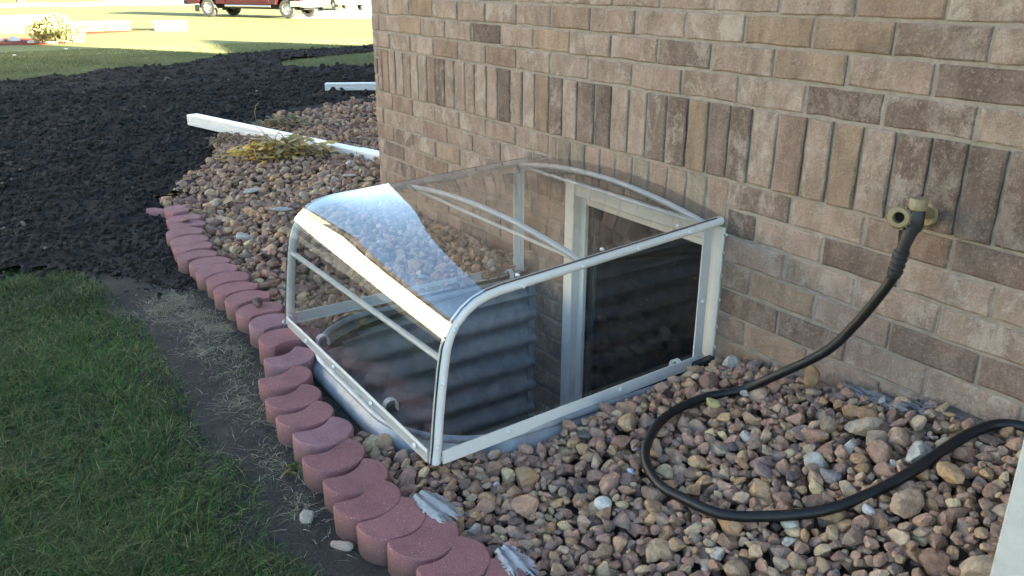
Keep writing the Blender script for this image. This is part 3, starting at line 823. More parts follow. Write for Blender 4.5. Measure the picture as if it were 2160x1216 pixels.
# (distance back from the front, height); then a straight roof to the wall
def roofz(s): return -.185+.042*(s-.225)/(1.117-.225)
PS = PROF+[(s, roofz(s)) for s in np.linspace(.225, 1.117, 13)[1:]]
def cpt(u, s, z):
    f = s/1.117; xl = FL[0]+(BL[0]-FL[0])*f; xr = FR[0]+(BR[0]-FR[0])*f; yl = FL[1]+(BL[1]-FL[1])*f; yr = FR[1]+(BR[1]-FR[1])*f
    return (xl+(xr-xl)*u, yl+(yr-yl)*u, z)
def crown(s, u): u = min(1, max(0, u)); return .060*(1-math.exp(-max(0, s-.13)/.33))*4*u*(1-u)
cover = empty('window_well_cover', (2.2, -.6, -.655)); CO = Vector((2.2, -.6, -.655))
tag(cover, 'clear plastic bubble cover with a white metal frame standing over the window well', 'window well cover')
def cb_(mb, name, mat, smooth=True, parent=None):
    o = mb.build(name, mat, parent or cover, smooth); o.location = -CO if parent is None else (0, 0, 0); return o
# side frames: tubes following the profile
for u, off in ((0, 1), (1, -1)):
    tb = MB(); pts = [cpt(u, s, z) for s, z in PS]+([cpt(u, 1.135, roofz(1.135))] if u == 0 else [cpt(u, 1.155, roofz(1.155))])
    tb.tube(pts, .0165, 12); cb_(tb, 'side_tube', M['white_metal'])
# thin bead / gasket line lying along the right tube and the left tube
for u in (0, 1):
    gkt = MB(); sgn = .006 if u == 0 else -.006
    pp = []
    for i, (s, z) in enumerate(PS):
        s2, z2 = PS[min(i+1, len(PS)-1)]; s1, z1 = PS[max(i-1, 0)]
        tt = Vector((s2-s1, z2-z1)).normalized(); nx_, nz_ = -tt.y, tt.x
        a = cpt(u, s+nx_*.0155, z+nz_*.0155); pp.append((a[0]+sgn*-1.0, a[1], a[2]))
    gkt.tube(pp, .0028, 6); cb_(gkt, 'gasket', M['black_plastic'])
def rail(a, b, wd=.030, th=.006, name='rail', up=(0, 0, 1)):
    r_ = MB(); r_.bar(a, b, wd, th, up); return cb_(r_, name, M['white_metal'], False)
zb = -.648
# bottom rails: L-shaped angle (upright leg + flat leg)
def angle_rail(a, b, inward):
    r_ = MB(); a, b = Vector(a), Vector(b)
    r_.bar(a+Vector((0, 0, .010)), b+Vector((0, 0, .010)), .004, .042); inw = Vector(inward)*.012
    r_.bar(a+inw+Vector((0, 0, -.004)), b+inw+Vector((0, 0, -.004)), .024, .004); return cb_(r_, 'bottom_rail', M['white_metal'], False)
angle_rail(cpt(0.012, -.012, zb), cpt(.985, -.012, zb), (0, 1, 0))
angle_rail(cpt(1.012, .02, zb), cpt(1.012, 1.10, zb), (-1, 0, 0))
angle_rail(cpt(-.008, .02, zb), cpt(-.008, 1.10, zb), (1, 0, 0))
# rear uprights
for u, wd in ((0.0, .034), (1.0, .040)):
    r_ = MB(); a = cpt(u, 1.085, -.645); b = cpt(u, 1.085, -.16)
    r_.bar(a, b, .005, wd, (0, 1, 0)); r_.bar((a[0]+(.014 if u == 0 else -.014), a[1]+wd/2, a[2]), (b[0]+(.014 if u == 0 else -.014), b[1]+wd/2, b[2]), .03, .004, (0, 1, 0))
    cb_(r_, 'upright', M['white_metal'], False)
# crossbar on the front
cbx = MB(); a = cpt(0, .034, -.366); b = cpt(1, .034, -.346); cbx.tube([a, b], .0095, 8); cb_(cbx, 'crossbar', M['white_metal'])
# two bowed rafters, each with a straight tie under it
for s in (.545, 1.09):
    zr = roofz(s)
    rb = MB(); rb.tube([(*cpt(u, s, 0)[:2], zr-.008+crown(s, u)) for u in np.linspace(.0, 1.0, 17)], .0105, 8); cb_(rb, 'rafter', M['white_metal'])
    tb = MB(); tb.tube([cpt(.01, s+.01, zr-.012), cpt(.99, s+.01, zr-.012)], .0062, 8); cb_(tb, 'rafter_tie', M['white_metal'])
# clear sheet: front, bend and roof in one piece, lying on the frame
NU = 44
PF = [(p.x, p.z) for p in (lambda P: [P[0]]+[q for q in P[1:]])(catmull([(s_, 0, z_) for s_, z_ in PS], 4))]
PF = [PF[0]]+[((PF[i-1][0]+2*PF[i][0]+PF[i+1][0])/4, (PF[i-1][1]+2*PF[i][1]+PF[i+1][1])/4) for i in range(1, len(PF)-1)]+[PF[-1]]
PF.append((1.14, roofz(1.14)))
V = []
for i, (s, z) in enumerate(PF):
    s2, z2 = PF[min(i+1, len(PF)-1)]; s1, z1 = PF[max(i-1, 0)]
    tt = Vector((s2-s1, z2-z1)).normalized(); nx_, nz_ = -tt.y, tt.x
    for k in range(NU+1):
        u = -.012+1.024*k/NU; cr = crown(s, u)
        V.append(cpt(u, s+nx_*(.018+cr*.0), z+nz_*.018+cr))
F = [(i*(NU+1)+k, i*(NU+1)+k+1, (i+1)*(NU+1)+k+1, (i+1)*(NU+1)+k) for i in range(len(PF)-1) for k in range(NU)]
o = mesh_obj('clear_sheet', V, F, M['poly'], cover, smooth=True); o.location = -CO
# end panels
for u in (0, 1):
    x_off = (-.004 if u == 0 else .004)
    V = [cpt(u, s, z) for s, z in PS]; V = [(v[0]+x_off, v[1], v[2]) for v in V]
    e_ = cpt(u, PS[-1][0], -.650); V.append((e_[0]+x_off, e_[1], e_[2]))
    o = mesh_obj('side_panel', V, [tuple(range(len(V)))], M['side_poly'], cover); o.location = -CO
# hooks gripping the rim
for (hx, hy, ax_) in ((1.874, -1.115, 'y'), (2.465, -1.12, 'y'), (1.615, -.127, 'x'), (2.745, -.16, 'x-')):
    h = MB(); pts = []
    for i in range(9):
        a = math.pi*i/8; pts.append((math.cos(a)*.022, math.sin(a)*.022))
    pts.append((-.022, -.02))
    for i in range(len(pts)-1):
        (p0, q0), (p1, q1) = pts[i], pts[i+1]
        if ax_ == 'y': A = (hx, hy-p0+.004, -.640+q0); B = (hx, hy-p1+.004, -.640+q1); up = (1, 0, 0)
        elif ax_ == 'x': A = (hx-p0+.02, hy, -.640+q0); B = (hx-p1+.02, hy, -.640+q1); up = (0, 1, 0)
        else: A = (hx+p0, hy, -.640+q0); B = (hx+p1, hy, -.640+q1); up = (0, 1, 0)
        h.bar(A, B, .003, .022, up)
    cb_(h, 'rim_hook', M['white_metal'], False)
# screws
sc = []
for u in (.2, .42, .68, .93): sc.append((cpt(u, -.020, -.634), (0, -1, 0)))
for s in (.25, .7): sc.append((tuple(Vector(cpt(1.012, s, -.634))+Vector((.004, 0, 0))), (1, 0, 0)))
for s, z in ((.006, -.60), (.030, -.41), (.07, -.262), (.30, -.186), (.52, -.172), (.75, -.162), (.98, -.15)):
    p = Vector(cpt(1, s, z))+Vector((.016, -.002, 0)); sc.append((tuple(p), (1, 0, .2)))
for s in (.30, .62, .95): sc.append((tuple(Vector(cpt(1, s, roofz(s)))+Vector((-.016, 0, .018))), (0, 0, 1)))
sc.append((cpt(-.006, -.02, -.645), (-1, -.3, 0))); sc.append((tuple(Vector(cpt(1, 1.085, -.42))+Vector((.004, 0, 0))), (1, 0, 0)))
for p, ax_ in sc:
    m_ = MB(); m_.lathe([(.0075, -.002), (.0075, .001), (.005, .0045), (.0002, .0055)], p, ax_, 8); cb_(m_, 'screw', M['white_metal'])
# dark foam strip stuffed between the cover corner and the wall
fs_ = MB(); fs_.box((2.752, -.105, -.668), (2.792, -.004, -.632), .006); o = fs_.build('foam_strip', M['black_plastic'], cover); o.location = -CO
# cobweb-thin crossed grey film rests on gravel (old landscape fabric)

# ------------------------------------------------------------------ edging blocks
def paver_mesh(kind):
    # a disc with the next disc bitten out of its back: the cast scallop shape
    a, sp_ = (.096, .140) if kind == 'a' else (.0915, .116)
    th = math.acos(-sp_/2/a); pts = [(a*math.cos(t_), a*math.sin(t_)) for t_ in np.linspace(-th, th, 40)]
    ph = math.acos(sp_/2/a); pts += [(-sp_+a*math.cos(t_), a*math.sin(t_)) for t_ in np.linspace(ph, -ph, 14)[1:-1]]
    if kind == 'd': pts = [(.062, -.085), (.07, .05), (.045, .09), (-.035, .088), (-.05, .03), (-.045, -.06), (-.03, -.09)]
    else:
        for _ in range(2):
            pts = [((p[0]+2*q[0]+r_[0])/4, (p[1]+2*q[1]+r_[1])/4) for p, q, r_ in zip(pts[-1:]+pts[:-1], pts, pts[1:]+pts[:1])]
    cx = sum(p[0] for p in pts)/len(pts)
    V = []; m = len(pts); lv = [(1.0, -.13), (1.0, -.0065), (.970, -.0015), (.945, 0)]
    for k, z in lv:
        for (x, y) in pts:
            if k < 1: L_ = math.hypot(x-cx, y); d_ = (1-k)*.09; x, y = cx+(x-cx)*(1-d_/max(L_, .02)), y*(1-d_/max(L_, .02))
            V.append((x, y, z))
    F = [(i*m+k, i*m+(k+1) % m, (i+1)*m+(k+1) % m, (i+1)*m+k) for i in range(3) for k in range(m)]
    F.append(tuple(range(3*m, 4*m))); F.append(tuple(reversed(range(m))))
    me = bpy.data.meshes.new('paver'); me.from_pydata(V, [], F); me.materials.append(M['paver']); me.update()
    me.polygons.foreach_set('use_smooth', np.ones(len(me.polygons), dtype=bool))
    me.set_sharp_from_angle(angle=math.radians(33))
    for p in me.polygons:
        if len(p.vertices) > 4 or abs(p.normal.z) > .9: p.use_smooth = False
    me.update()
    return me
pm = {'a': paver_mesh('a'), 'b': paver_mesh('b'), 'd': paver_mesh('d')}
ORD = ['first', 'second', 'third', 'fourth', 'fifth', 'sixth', 'seventh', 'eighth', 'ninth', 'tenth', 'eleventh', 'twelfth', 'thirteenth', 'fourteenth', 'fifteenth', 'sixteenth']
tot = len(PAVERS)
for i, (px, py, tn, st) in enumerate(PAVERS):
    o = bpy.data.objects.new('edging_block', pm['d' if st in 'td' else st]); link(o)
    zt = -.66 + random.uniform(-.004, .004)
    base_r = tn*.6+.26 if st == 'b' else (math.pi + tn+.04 if st == 'a' else tn)
    o.rotation_euler = (random.uniform(-.03, .03), random.uniform(-.03, .03), base_r+random.uniform(-.02, .02))
    o.location = (px+random.uniform(-.003, .003), py+random.uniform(-.004, .004), zt)
    if st == 'a': o.location.x += .020
    if st == 'b': o.location.x -= .028
    if st == 't': o.location.z = -.695; o.rotation_euler = (.12, .22, tn)
    if st == 'd': o.location.z = -.648; o.rotation_euler = (.0, -.05, tn+1.35)
    v = random.uniform(.92, 1.06); c = (.262*v, .120*v, .124*v, 1)
    if i in (14, 16, 20): c = (.27, .145, .165, 1)
    if st in 'td' or i < 10: c = (c[0]*1.02, c[1]*1.12, c[2]*1.15, 1)
    o.color = c
    if st == 't': lb = 'tilted red block half buried at the far end of the edging row'
    elif st == 'd': lb = 'squarish red block set crosswise near the far end of the edging row'
    elif i == 3: lb = 'red scalloped edging block carrying a flat reddish stone chip'
    elif i == 13: lb = 'red scalloped edging block with a dried clod lying on its top'
    elif i == 15: lb = 'red scalloped edging block whose hollow side faces the near blocks, by the cover corner'
    elif i == 16: lb = 'purplish scalloped edging block just in front of the gap where the row turns round'
    elif i >= tot-13: lb = '%s red scalloped edging block counted from the near end of the row' % ORD[tot-1-i]
    else: lb = '%s red scalloped edging block counted from the far end of the row' % ORD[i]
    tag(o, lb, 'edging block', 'scalloped edging blocks along the gravel bed')

# ------------------------------------------------------------------ hose and tap
HR = .0137
hp = [(3.463, -.12, .02), (3.466, -.12, -.035), (3.455, -.12, -.10), (3.431, -.125, -.161), (3.375, -.135, -.27), (3.31, -.155, -.37), (3.19, -.20, -.482), (3.075, -.205, -.578), (3.005, -.30, -.618),
      (3.005, -.452, -.632), (3.067, -.578, -.640), (3.158, -.670, -.642), (3.257, -.711, -.640), (3.350, -.716, -.635), (3.448, -.684, -.629), (3.540, -.624, -.620), (3.62, -.53, -.600), (3.68, -.43, -.575),
      (3.71, -.325, -.535), (3.722, -.215, -.495), (3.735, -.12, -.462), (3.775, -.045, -.440), (3.90, -.03, -.43), (4.1, -.05, -.43), (4.5, -.08, -.43)]
def settle(p, lift):
    p = Vector(p)
    for _ in range(6):
        i = int((p.x-GX0)/.008); j = int((p.y-GY0)/.008); i = min(max(i, 4), Hm.shape[0]-5); j = min(max(j, 4), Hm.shape[1]-5)
        z = float(np.percentile(Hm[i-4:i+5, j-4:j+5], 88))+lift
        z = max(z, float(gravel_h(p.x, p.y))+.004)
        p = CAM+(p-CAM)*((z-CAM.z)/(p.z-CAM.z)) if p.x < 3.68 else Vector((p.x, p.y, max(z, p.z)))
    return p
hp = [tuple(settle(p, .008 if 8 <= i <= 20 else .003)) if i >= 7 else p for i, p in enumerate(hp)]
hp = [(p[0], p[1], p[2]+.008) if 14 <= i <= 20 else p for i, p in enumerate(hp)]
for _ in range(3): hp = [tuple(Vector(p)) if i < 8 or i > 22 else (p[0], p[1], (hp[i-1][2]+hp[i][2]*2+hp[i+1][2])/4) for i, p in enumerate(hp)]
hpp = catmull(hp, 8)
zz = []
for i_, p in enumerate(hpp):
    if i_ > 58: p.z = max(p.z, -9)
hose = MB(); hose.tube(hpp, HR, 14)
ho = hose.build('garden_hose', M['rubber'], None, True)
tag(ho, 'black rubber garden hose looping from the wall tap across the gravel', 'hose')
sp = empty('outdoor_tap', (3.53, 0, .035)); SPO = Vector((3.53, 0, .035))
tag(sp, 'tan outdoor tap on the brick wall with a black angled hose connector', 'tap')
def sb(mb, name, mat, sm=True):
    o = mb.build(name, mat, sp, sm); o.location = -SPO; return o
fl_ = MB()
V = []; n_ = 24
for y_, k in ((-.002, 1), (-.010, 1), (-.014, .9)):
    for i in range(n_):
        a = 2*math.pi*i/n_; V.append((3.458+.025*k*math.cos(a), y_-.008, .047+.032*k*math.sin(a)))
F = [(j*n_+i, j*n_+(i+1) % n_, (j+1)*n_+(i+1) % n_, (j+1)*n_+i) for j in range(2) for i in range(n_)]+[tuple(range(2*n_, 3*n_))]
fl_.add(V, F); sb(fl_, 'wall_flange', M['tan_brass'])
bd = MB(); bd.tube([(3.458, -.01, .050), (3.466, -.06, .060), (3.481, -.105, .076)], [.016, .016, .017], 14); sb(bd, 'tap_body', M['tan_brass'])
cp = MB(); cp.lathe([(.0005, .030), (.019, .030), (.022, .025), (.022, .003), (.019, 0)], (3.481, -.11, .078), (0, 0, 1), 18); sb(cp, 'cap', M['tan_brass'])
yb = MB(); yb.lathe([(.018, .034), (.021, .028), (.0215, -.01), (.018, -.02)], (3.481, -.11, .045), (0, 0, 1), 16)
yb.tube([(3.481, -.11, .045), (3.474, -.118, .012), (3.466, -.12, -.028)], [.021, .018, .015], 12)
yb.tube([(3.481, -.112, .055), (3.463, -.128, .055)], [.018, .017], 12); sb(yb, 'connector_body', M['black_plastic'])
kn = MB(); ax_ = Vector((.32, -1, .12)).normalized(); kc = Vector((3.450, -.125, .055))
kn.lathe([(.013, .0), (.026, .0), (.029, .004), (.029, .017), (.0245, .023), (.0155, .024), (.0135, .021), (.0133, -.01)], kc, ax_, 24)
e1 = ax_.cross(Vector((0, 0, 1))).normalized(); e2 = ax_.cross(e1)
for k in range(16):
    a = 2*math.pi*k/16; c0 = kc+(e1*math.cos(a)+e2*math.sin(a))*.0295
    kn.bar(c0+ax_*.003, c0+ax_*.017, .004, .0035, e1*math.cos(a)+e2*math.sin(a))
sb(kn, 'ribbed_ring', M['tan_brass'])
hole = MB(); hole.lathe([(.0133, 0), (.0002, 0)], kc+ax_*.002, ax_, 16); sb(hole, 'ring_bore', M['dark'], False)
sr = MB(); prof = []
for k in range(9): prof += [(.0195 if k % 2 else .0168, -.004-.0085*k), (.0195 if k % 2 else .0168, -.0115-.0085*k)]
prof.append((.0150, -.086)); dirn = (Vector((3.455, -.12, -.10))-Vector((3.468, -.12, -.02))).normalized()
sr.lathe([(r_, -h_) for r_, h_ in prof], (3.468, -.12, -.022), dirn, 16); sb(sr, 'strain_relief', M['black_plastic'])

# ------------------------------------------------------------------ post by the camera's right
pb = MB(); pb.box((4.06, -.67, -.62), (4.24, -.49, 2.6), .004)
po = pb.build('post', M['post'], None); tag(po, 'pale grey square post at the right edge in front of the wall', 'post')

# ------------------------------------------------------------------ downspout extensions
def downspout(name, A, B, wd, ht, label, elbow=None):
    A, B = Vector(A), Vector(B); root = empty(name, tuple(A)); tag(root, label, 'downspout', 'white downspout extensions past the house corner')
    t_ = (B-A).normalized(); s_ = t_.cross(Vector((0, 0, 1))).normalized(); u_ = s_.cross(t_)
    def section(nr):
        pts = []; r_ = .010
        for i in range(5):
            x = -wd/2+wd*i/5; pts += [(x+.001*(i > 0), ht/2), (x+wd/5-.006, ht/2), (x+wd/5-.003, ht/2-.004)]
        for i in range(4):
            z = ht/2-ht*i/4-.003; pts += [(wd/2, z), (wd/2, z-ht/4+.008), (wd/2-.008, z-ht/4+.004)]
        pts += [(wd/2-.004, -ht/2), (-wd/2+.004, -ht/2)]
        for i in range(4):
            z = -ht/2+ht*i/4+.003; pts += [(-wd/2, z), (-wd/2, z+ht/4-.008), (-wd/2+.008, z+ht/4-.004)]
        return pts
    P = section(0); n = len(P)
    def sweep(path, k=1.0):
        V = []
        for c in path:
            for x, z in P: V.append(Vector(c)-A+(s_*x+u_*z)*k)
        F = [(j*n+i, j*n+(i+1) % n, (j+1)*n+(i+1) % n, (j+1)*n+i) for j in range(len(path)-1) for i in range(n)]
        return V, F
    path = [A+(B-A)*f for f in (0, .25, .5, .75, 1)]
    V, F = sweep(path); mesh_obj('pipe', V, F, M['white_metal'], root)
    if elbow:
        V, F = sweep([B-t_*.05, B+t_*.26], 1.08); mesh_obj('sleeve', V, F, M['white_metal'], root)
        m_ = MB(); e0 = B+t_*.24; pts = [e0, e0+t_*.16+Vector((0, 0, .03)), e0+t_*.22+Vector((0, .0, .12)), e0+t_*.22+Vector((0, 0, 2.4))]
        V = []
        for c, dz in zip(pts, (0, .35, .9, 1)):
            uu = (u_*(1-dz)+(-t_)*dz).normalized()
            for x, z in P: V.append(Vector(c)-A+s_*x*1.04+uu*z*1.04)
        F = [(j*n+i, j*n+(i+1) % n, (j+1)*n+(i+1) % n, (j+1)*n+i) for j in range(len(pts)-1) for i in range(n)]
        mesh_obj('elbow', V, F, M['white_metal'], root)
    return root
downspout('downspout_extension', (-3.70, -.24, -.645), (-1.22, .40, -.645), .105, .098, 'long white downspout extension lying across the gravel onto the soil', True)
downspout('downspout_extension', (-5.30, 1.72, -.63), (-4.4, 3.25, -.62), .10, .085, 'short looking white downspout extension lying flat on dark soil farther back', False)

# ------------------------------------------------------------------ grass blades
def blades(P, hgt, wid, lean, cols, segs=2, flow=None):
    n = len(P); a = rng.uniform(0, 2*np.pi, n)
    if flow is not None: a = flow+rng.normal(0, .9, n)
    d = np.stack([np.cos(a), np.sin(a), np.zeros(n)], 1); sidev = np.stack([-np.sin(a), np.cos(a), np.zeros(n)], 1)
    tw = rng.uniform(-1, 1, n)[:, None]; sidev = sidev+d*tw; sidev /= np.linalg.norm(sidev, axis=1)[:, None]
    V = []; ts = np.linspace(0, 1, segs+1)
    for t_ in ts:
        c = P + d*(lean*t_**1.7)[:, None]
        c[:, 2] += hgt*(t_-.35*t_*t_*np.minimum(1.4, lean/np.maximum(hgt, 1e-4)))
        ww = (wid*(1-t_**1.6)*.5)[:, None]
        if t_ < 1: V += [c-sidev*ww, c+sidev*ww]
        else: V.append(c)
    nv = 2*segs+1; VV = np.stack(V, 1).reshape(-1, 3); F = []
    base = (np.arange(n)*nv)[:, None]
    for s_ in range(segs-1):
        F += [base+np.array([[2*s_, 2*s_+1, 2*s_+3]]), base+np.array([[2*s_, 2*s_+3, 2*s_+2]])]
    F.append(base+np.array([[2*segs-2, 2*segs-1, 2*segs]]))
    return VV, np.concatenate(F), np.repeat(cols, nv, axis=0)
def dirt_top(x, y): return yard(x)+.012+.03*fbm(x, y, 3, 4, 2)-.02*smooth01((-1.62-y)/.3)
def near_grass():
    n = 170000
    x = rng.uniform(-.9, 4.0, n); y = rng.uniform(-2.75, -1.5, n)
    edge = inpoly(x, y+.05*fbm(x, y, 5, 3, 5), GRASS_POLY)
    thin = .5+fbm(x, y, 2.5, 3, 1)
    keep = edge & (y > -3.2) & (rng.random(n) < np.clip(.62+1.2*(thin-.5)+2.2*(-1.6-y), .10, 1))
    x, y = x[keep], y[keep]; n = len(x)
    deep = smooth01((-1.58-y)/.25)
    h = rng.uniform(.022, .050, n)*(.7+.5*deep)*(1+.5*vnoise(x*4, y*4, 2)); ln = h*rng.uniform(.3, 1.7, n)
    longer = smooth01((x-1.7)/1.0); h = h*(1+.45*longer); ln = ln*(1+.6*longer)
    g = np.stack([rng.uniform(.030, .085, n), rng.uniform(.070, .145, n), rng.uniform(.014, .034, n)], 1)*np.array([[.82, .95, .82]])*rng.choice([.5, 1, 1.35], (n, 1), p=[.4, .45, .15])
    pat = .5+fbm(x, y, 1.6, 3, 3)[:, None]; g = g*(.75+.5*pat)
    q = rng.random(n); g[q > .955] = np.array([.24, .22, .10]); g[(q > .93) & (q <= .955)] = np.array([.16, .18, .06])
    P = np.column_stack([x, y, dirt_top(x, y)-.003])
    V, F, c = blades(P, h, rng.uniform(.0018, .0036, n), ln, g, 3, flow=None)
    o = mesh_obj('grass', V, F, M['grass'], cols=c); tag(o, 'dark green lawn grass in the lower left foreground', 'grass', kind='stuff')
near_grass()
def dead_grass():
    n = 5600
    cx = np.array([[.95, -1.44], [1.15, -1.40], [1.35, -1.36], [1.0, -1.53], [.80, -1.40], [1.5, -1.46], [1.6, -1.35], [2.0, -1.47], [2.4, -1.50], [2.2, -1.43], [2.7, -1.50], [1.75, -1.42]])
    k = rng.choice(len(cx), n, p=[.16, .14, .13, .12, .08, .07, .08, .06, .04, .04, .04, .04]); x = cx[k, 0]+rng.normal(0, .075, n)*rng.choice([.6, 1.6], n); y = cx[k, 1]+rng.normal(0, .035, n)*rng.choice([.6, 1.8], n)
    m = (y < -1.31) & (y > -1.75); x, y = x[m], y[m]; n = len(x)
    g = np.where(rng.random((n, 1)) < .65, np.array([[.33, .29, .21]])*rng.uniform(.3, 1.2, (n, 1)), np.array([[.07, .10, .03]])*rng.uniform(.7, 1.3, (n, 1)))
    P = np.column_stack([x, y, dirt_top(x, y)+.001])
    V, F, c = blades(P, rng.uniform(.003, .02, n), rng.uniform(.0016, .0032, n), rng.uniform(.015, .06, n), g, 2)
    o = mesh_obj('dead_grass', V, F, M['grass'], cols=c); tag(o, 'straw coloured dead grass matted on bare dirt beside the edging blocks', 'dead grass', kind='stuff')
    # stray weeds between well and edging
    n = 900; x = rng.uniform(1.8, 2.9, n); y = rng.uniform(-1.285, -1.20, n)
    k = rng.random(n) < (vnoise(x*6, y*2, 1)+.5)**2; x, y = x[k], y[k]; n = len(x)
    g = np.where(rng.random((n, 1)) < .5, np.array([[.22, .20, .14]]), np.array([[.05, .07, .03]]))*rng.uniform(.5, 1, (n, 1))
    V, F, c = blades(np.column_stack([x, y, np.full(n, -.75)]), rng.uniform(.01, .06, n), rng.uniform(.0012, .002, n), rng.uniform(.01, .05, n), g, 2)
    o = mesh_obj('weeds', V, F, M['grass'], cols=c); tag(o, 'thin dry weeds in the dark gap between the well and the edging blocks', 'weeds', kind='stuff')
dead_grass()
def mid_lawn():
    n = 150000
    x = -8.3-rng.random(n)**1.3*9.5; y = rng.uniform(-3.0, 8.2, n)
    m = ~soil_mask(x+.12*fbm(x, y, 1.5, 2, 2), y+.12*fbm(x, y, 1.5, 2, 3)) & (x < -8.6)
    x, y = x[m], y[m]; n = len(x)
    g = np.stack([rng.uniform(.11, .17, n), rng.uniform(.135, .19, n), rng.uniform(.055, .09, n)], 1)*(1.0+.35*fbm(x, y, 1.3, 3, 2)[:, None])
    P = np.column_stack([x, y, yard(x)-.01])
    V, F, c = blades(P, rng.uniform(.03, .065, n), rng.uniform(.006, .013, n), rng.uniform(.005, .05, n), g, 1)
    o = mesh_obj('lawn_grass', V, F, M['grass'], cols=c); tag(o, 'mown green grass of the lawn beyond the black soil', 'grass', kind='stuff')
mid_lawn()

# ------------------------------------------------------------------ withered plants
def leaf_mesh(length, width, r, curl=1.0, segs=6):
    V = []; d = Vector((math.cos(r.uniform(0, 6.3)), math.sin(r.uniform(0, 6.3)), r.uniform(-.1, .45))).normalized()
    p = Vector((0, 0, 0)); s = d.cross(Vector((0, 0, 1))).normalized()
    for i in range(segs+1):
        t_ = i/segs; wv = width*math.sin(math.pi*min(1, t_*.9+.08))**.8
        lift = Vector((0, 0, width*.35*r.uniform(.3, 1)))
        V += [p-s*wv, p+lift, p+s*wv*r.uniform(.6, 1.1)]
        d = (d+Vector((r.uniform(-.4, .4), r.uniform(-.4, .4), -.35*curl+r.uniform(-.3, .3)))).normalized(); s = (s+Vector((r.uniform(-.3, .3),)*3)).normalized()
        p = p+d*length/segs
        if p.z < -.0: p.z = r.uniform(0, .008)
    F = []
    for i in range(segs):
        F += [(3*i, 3*i+1, 3*i+4, 3*i+3), (3*i+1, 3*i+2, 3*i+5, 3*i+4)]
    return V, F
def plant(name, label, cat, cx, cy, axis, lng, wdt, hgt, nleaf, pal, ll, lw, nstem=14, seed=1, zb_=None, group=None, stemcol=(.30, .23, .12)):
    r = random.Random(seed); root = empty(name, (cx, cy, zb_)); tag(root, label, cat, group)
    ax_ = Vector(axis).normalized(); sx_ = Vector((-ax_.y, ax_.x, 0))
    for k in range(nleaf):
        a, b = r.gauss(0, .38), r.gauss(0, .38); a = max(-1, min(1, a)); b = max(-1, min(1, b))
        V, F = leaf_mesh(ll*r.uniform(.6, 1.3), lw*r.uniform(.6, 1.3), r)
        c = ax_*a*lng+sx_*b*wdt; z = hgt*(1-a*a)*(1-b*b)*r.uniform(.1, 1)
        V = [tuple(Vector(v)+Vector((0, 0, 0))) for v in V]
        col = pal[0] if a < -.35 else pal[r.randrange(len(pal))]; f = r.uniform(.7, 1.2)
        o = mesh_obj('leaf', V, F, M['leaf'], root, smooth=True, cols=np.tile(np.array([[col[0]*f, col[1]*f, col[2]*f]]), (len(V), 1)))
        o.location = (c.x, c.y, z)
    for k in range(nstem):
        m_ = MB(); p = Vector((r.gauss(0, .3)*lng*.6, r.gauss(0, .3)*wdt*.6, 0)); p = ax_*p.x+sx_*p.y+Vector((0, 0, hgt*.3)); pts = [p]
        d = Vector((r.uniform(-1, 1), r.uniform(-1, 1), r.uniform(0, .8))).normalized()
        for i in range(6):
            p = p+d*r.uniform(.03, .05)*(ll/.16); d = (d+Vector((r.uniform(-.25, .25), r.uniform(-.25, .25), -.22))).normalized(); p.z = max(p.z, .004); pts.append(p.copy())
        m_.tube(pts, .0032, 5); o = m_.build('stem', M['leaf'], root)
        a = o.data.attributes.new('col', 'FLOAT_COLOR', 'POINT'); c = np.tile(np.array([*stemcol, 1.0], dtype=np.float32)*r.uniform(.6, 1.1), (len(o.data.vertices), 1)); a.data.foreach_set('color', c.ravel())
    return root
plant('withered_plant', 'yellow wilted leaves heaped on gravel against the long downspout extension', 'plant', -1.50, -.10, (.35, 1, 0), .44, .19, .15, 240,
      [(.60, .38, .08), (.60, .41, .13), (.52, .38, .16), (.40, .30, .14), (.58, .43, .18), (.30, .22, .11)], .17, .026, 55, 3, -.645, stemcol=(.36, .27, .13))
plant('withered_plant', 'green and brown withered clump behind the long downspout extension', 'plant', -2.95, .42, (.45, 1, 0), .42, .30, .13, 100,
      [(.10, .12, .04), (.07, .09, .035), (.30, .24, .12), (.12, .12, .05)], .16, .014, 20, 5, -.69)
plant('weed', 'small dark withered weed where the downspout end meets the soil', 'plant', -2.55, -.28, (1, .3, 0), .22, .12, .10, 40,
      [(.10, .11, .05), (.20, .17, .10), (.06, .07, .03)], .10, .007, 16, 8, -.70)
plant('seedling', 'small green weed with a yellow leaf growing beside the edging blocks', 'weed', 2.52, -1.445, (1, .2, 0), .06, .035, .03, 16,
      [(.07, .10, .03), (.05, .08, .03), (.22, .22, .05)], .06, .013, 3, 12, -.745)

# ------------------------------------------------------------------ loose single things
def rock(name, label, cat, x, y, z, sx, sy, sz, col, seed, group=None, sub=3, rz=0.0, rx=0.0, rnd=.15):
    r = np.random.default_rng(seed); v, f = rock_proto(sub, r, rnd); v = v*np.array([sx, sy, sz])
    o = mesh_obj(name, v, f, M['stone'], smooth=True, cols=np.tile(np.array([col]), (len(v), 1))); o.location = (x, y, z); o.rotation_euler = (rx, 0, rz)
    tag(o, label, cat, group); return o
rock('stone', 'round white pebble on gravel inside the hose loop near the well', 'stone', 3.206, -.86, topz(3.206, -.86)+.004, .027, .024, .019, (.62, .63, .60), 3, rnd=.8)
rock('stone', 'round pale pebble just outside the lowest bend of the hose', 'stone', 3.577, -.588, topz(3.577, -.588)+.002, .024, .022, .018, (.58, .56, .49), 4, rnd=.75)
rock('stone', 'bluish white quartz chip below the hose bend at lower right', 'stone', 3.70, -.47, topz(3.70, -.47), .018, .015, .012, (.55, .55, .60), 6)
rock('stone', 'small pale blue chip touching the left bend of the hose', 'stone', 3.135, -.705, topz(3.135, -.705)+.002, .013, .010, .008, (.45, .55, .68), 7)
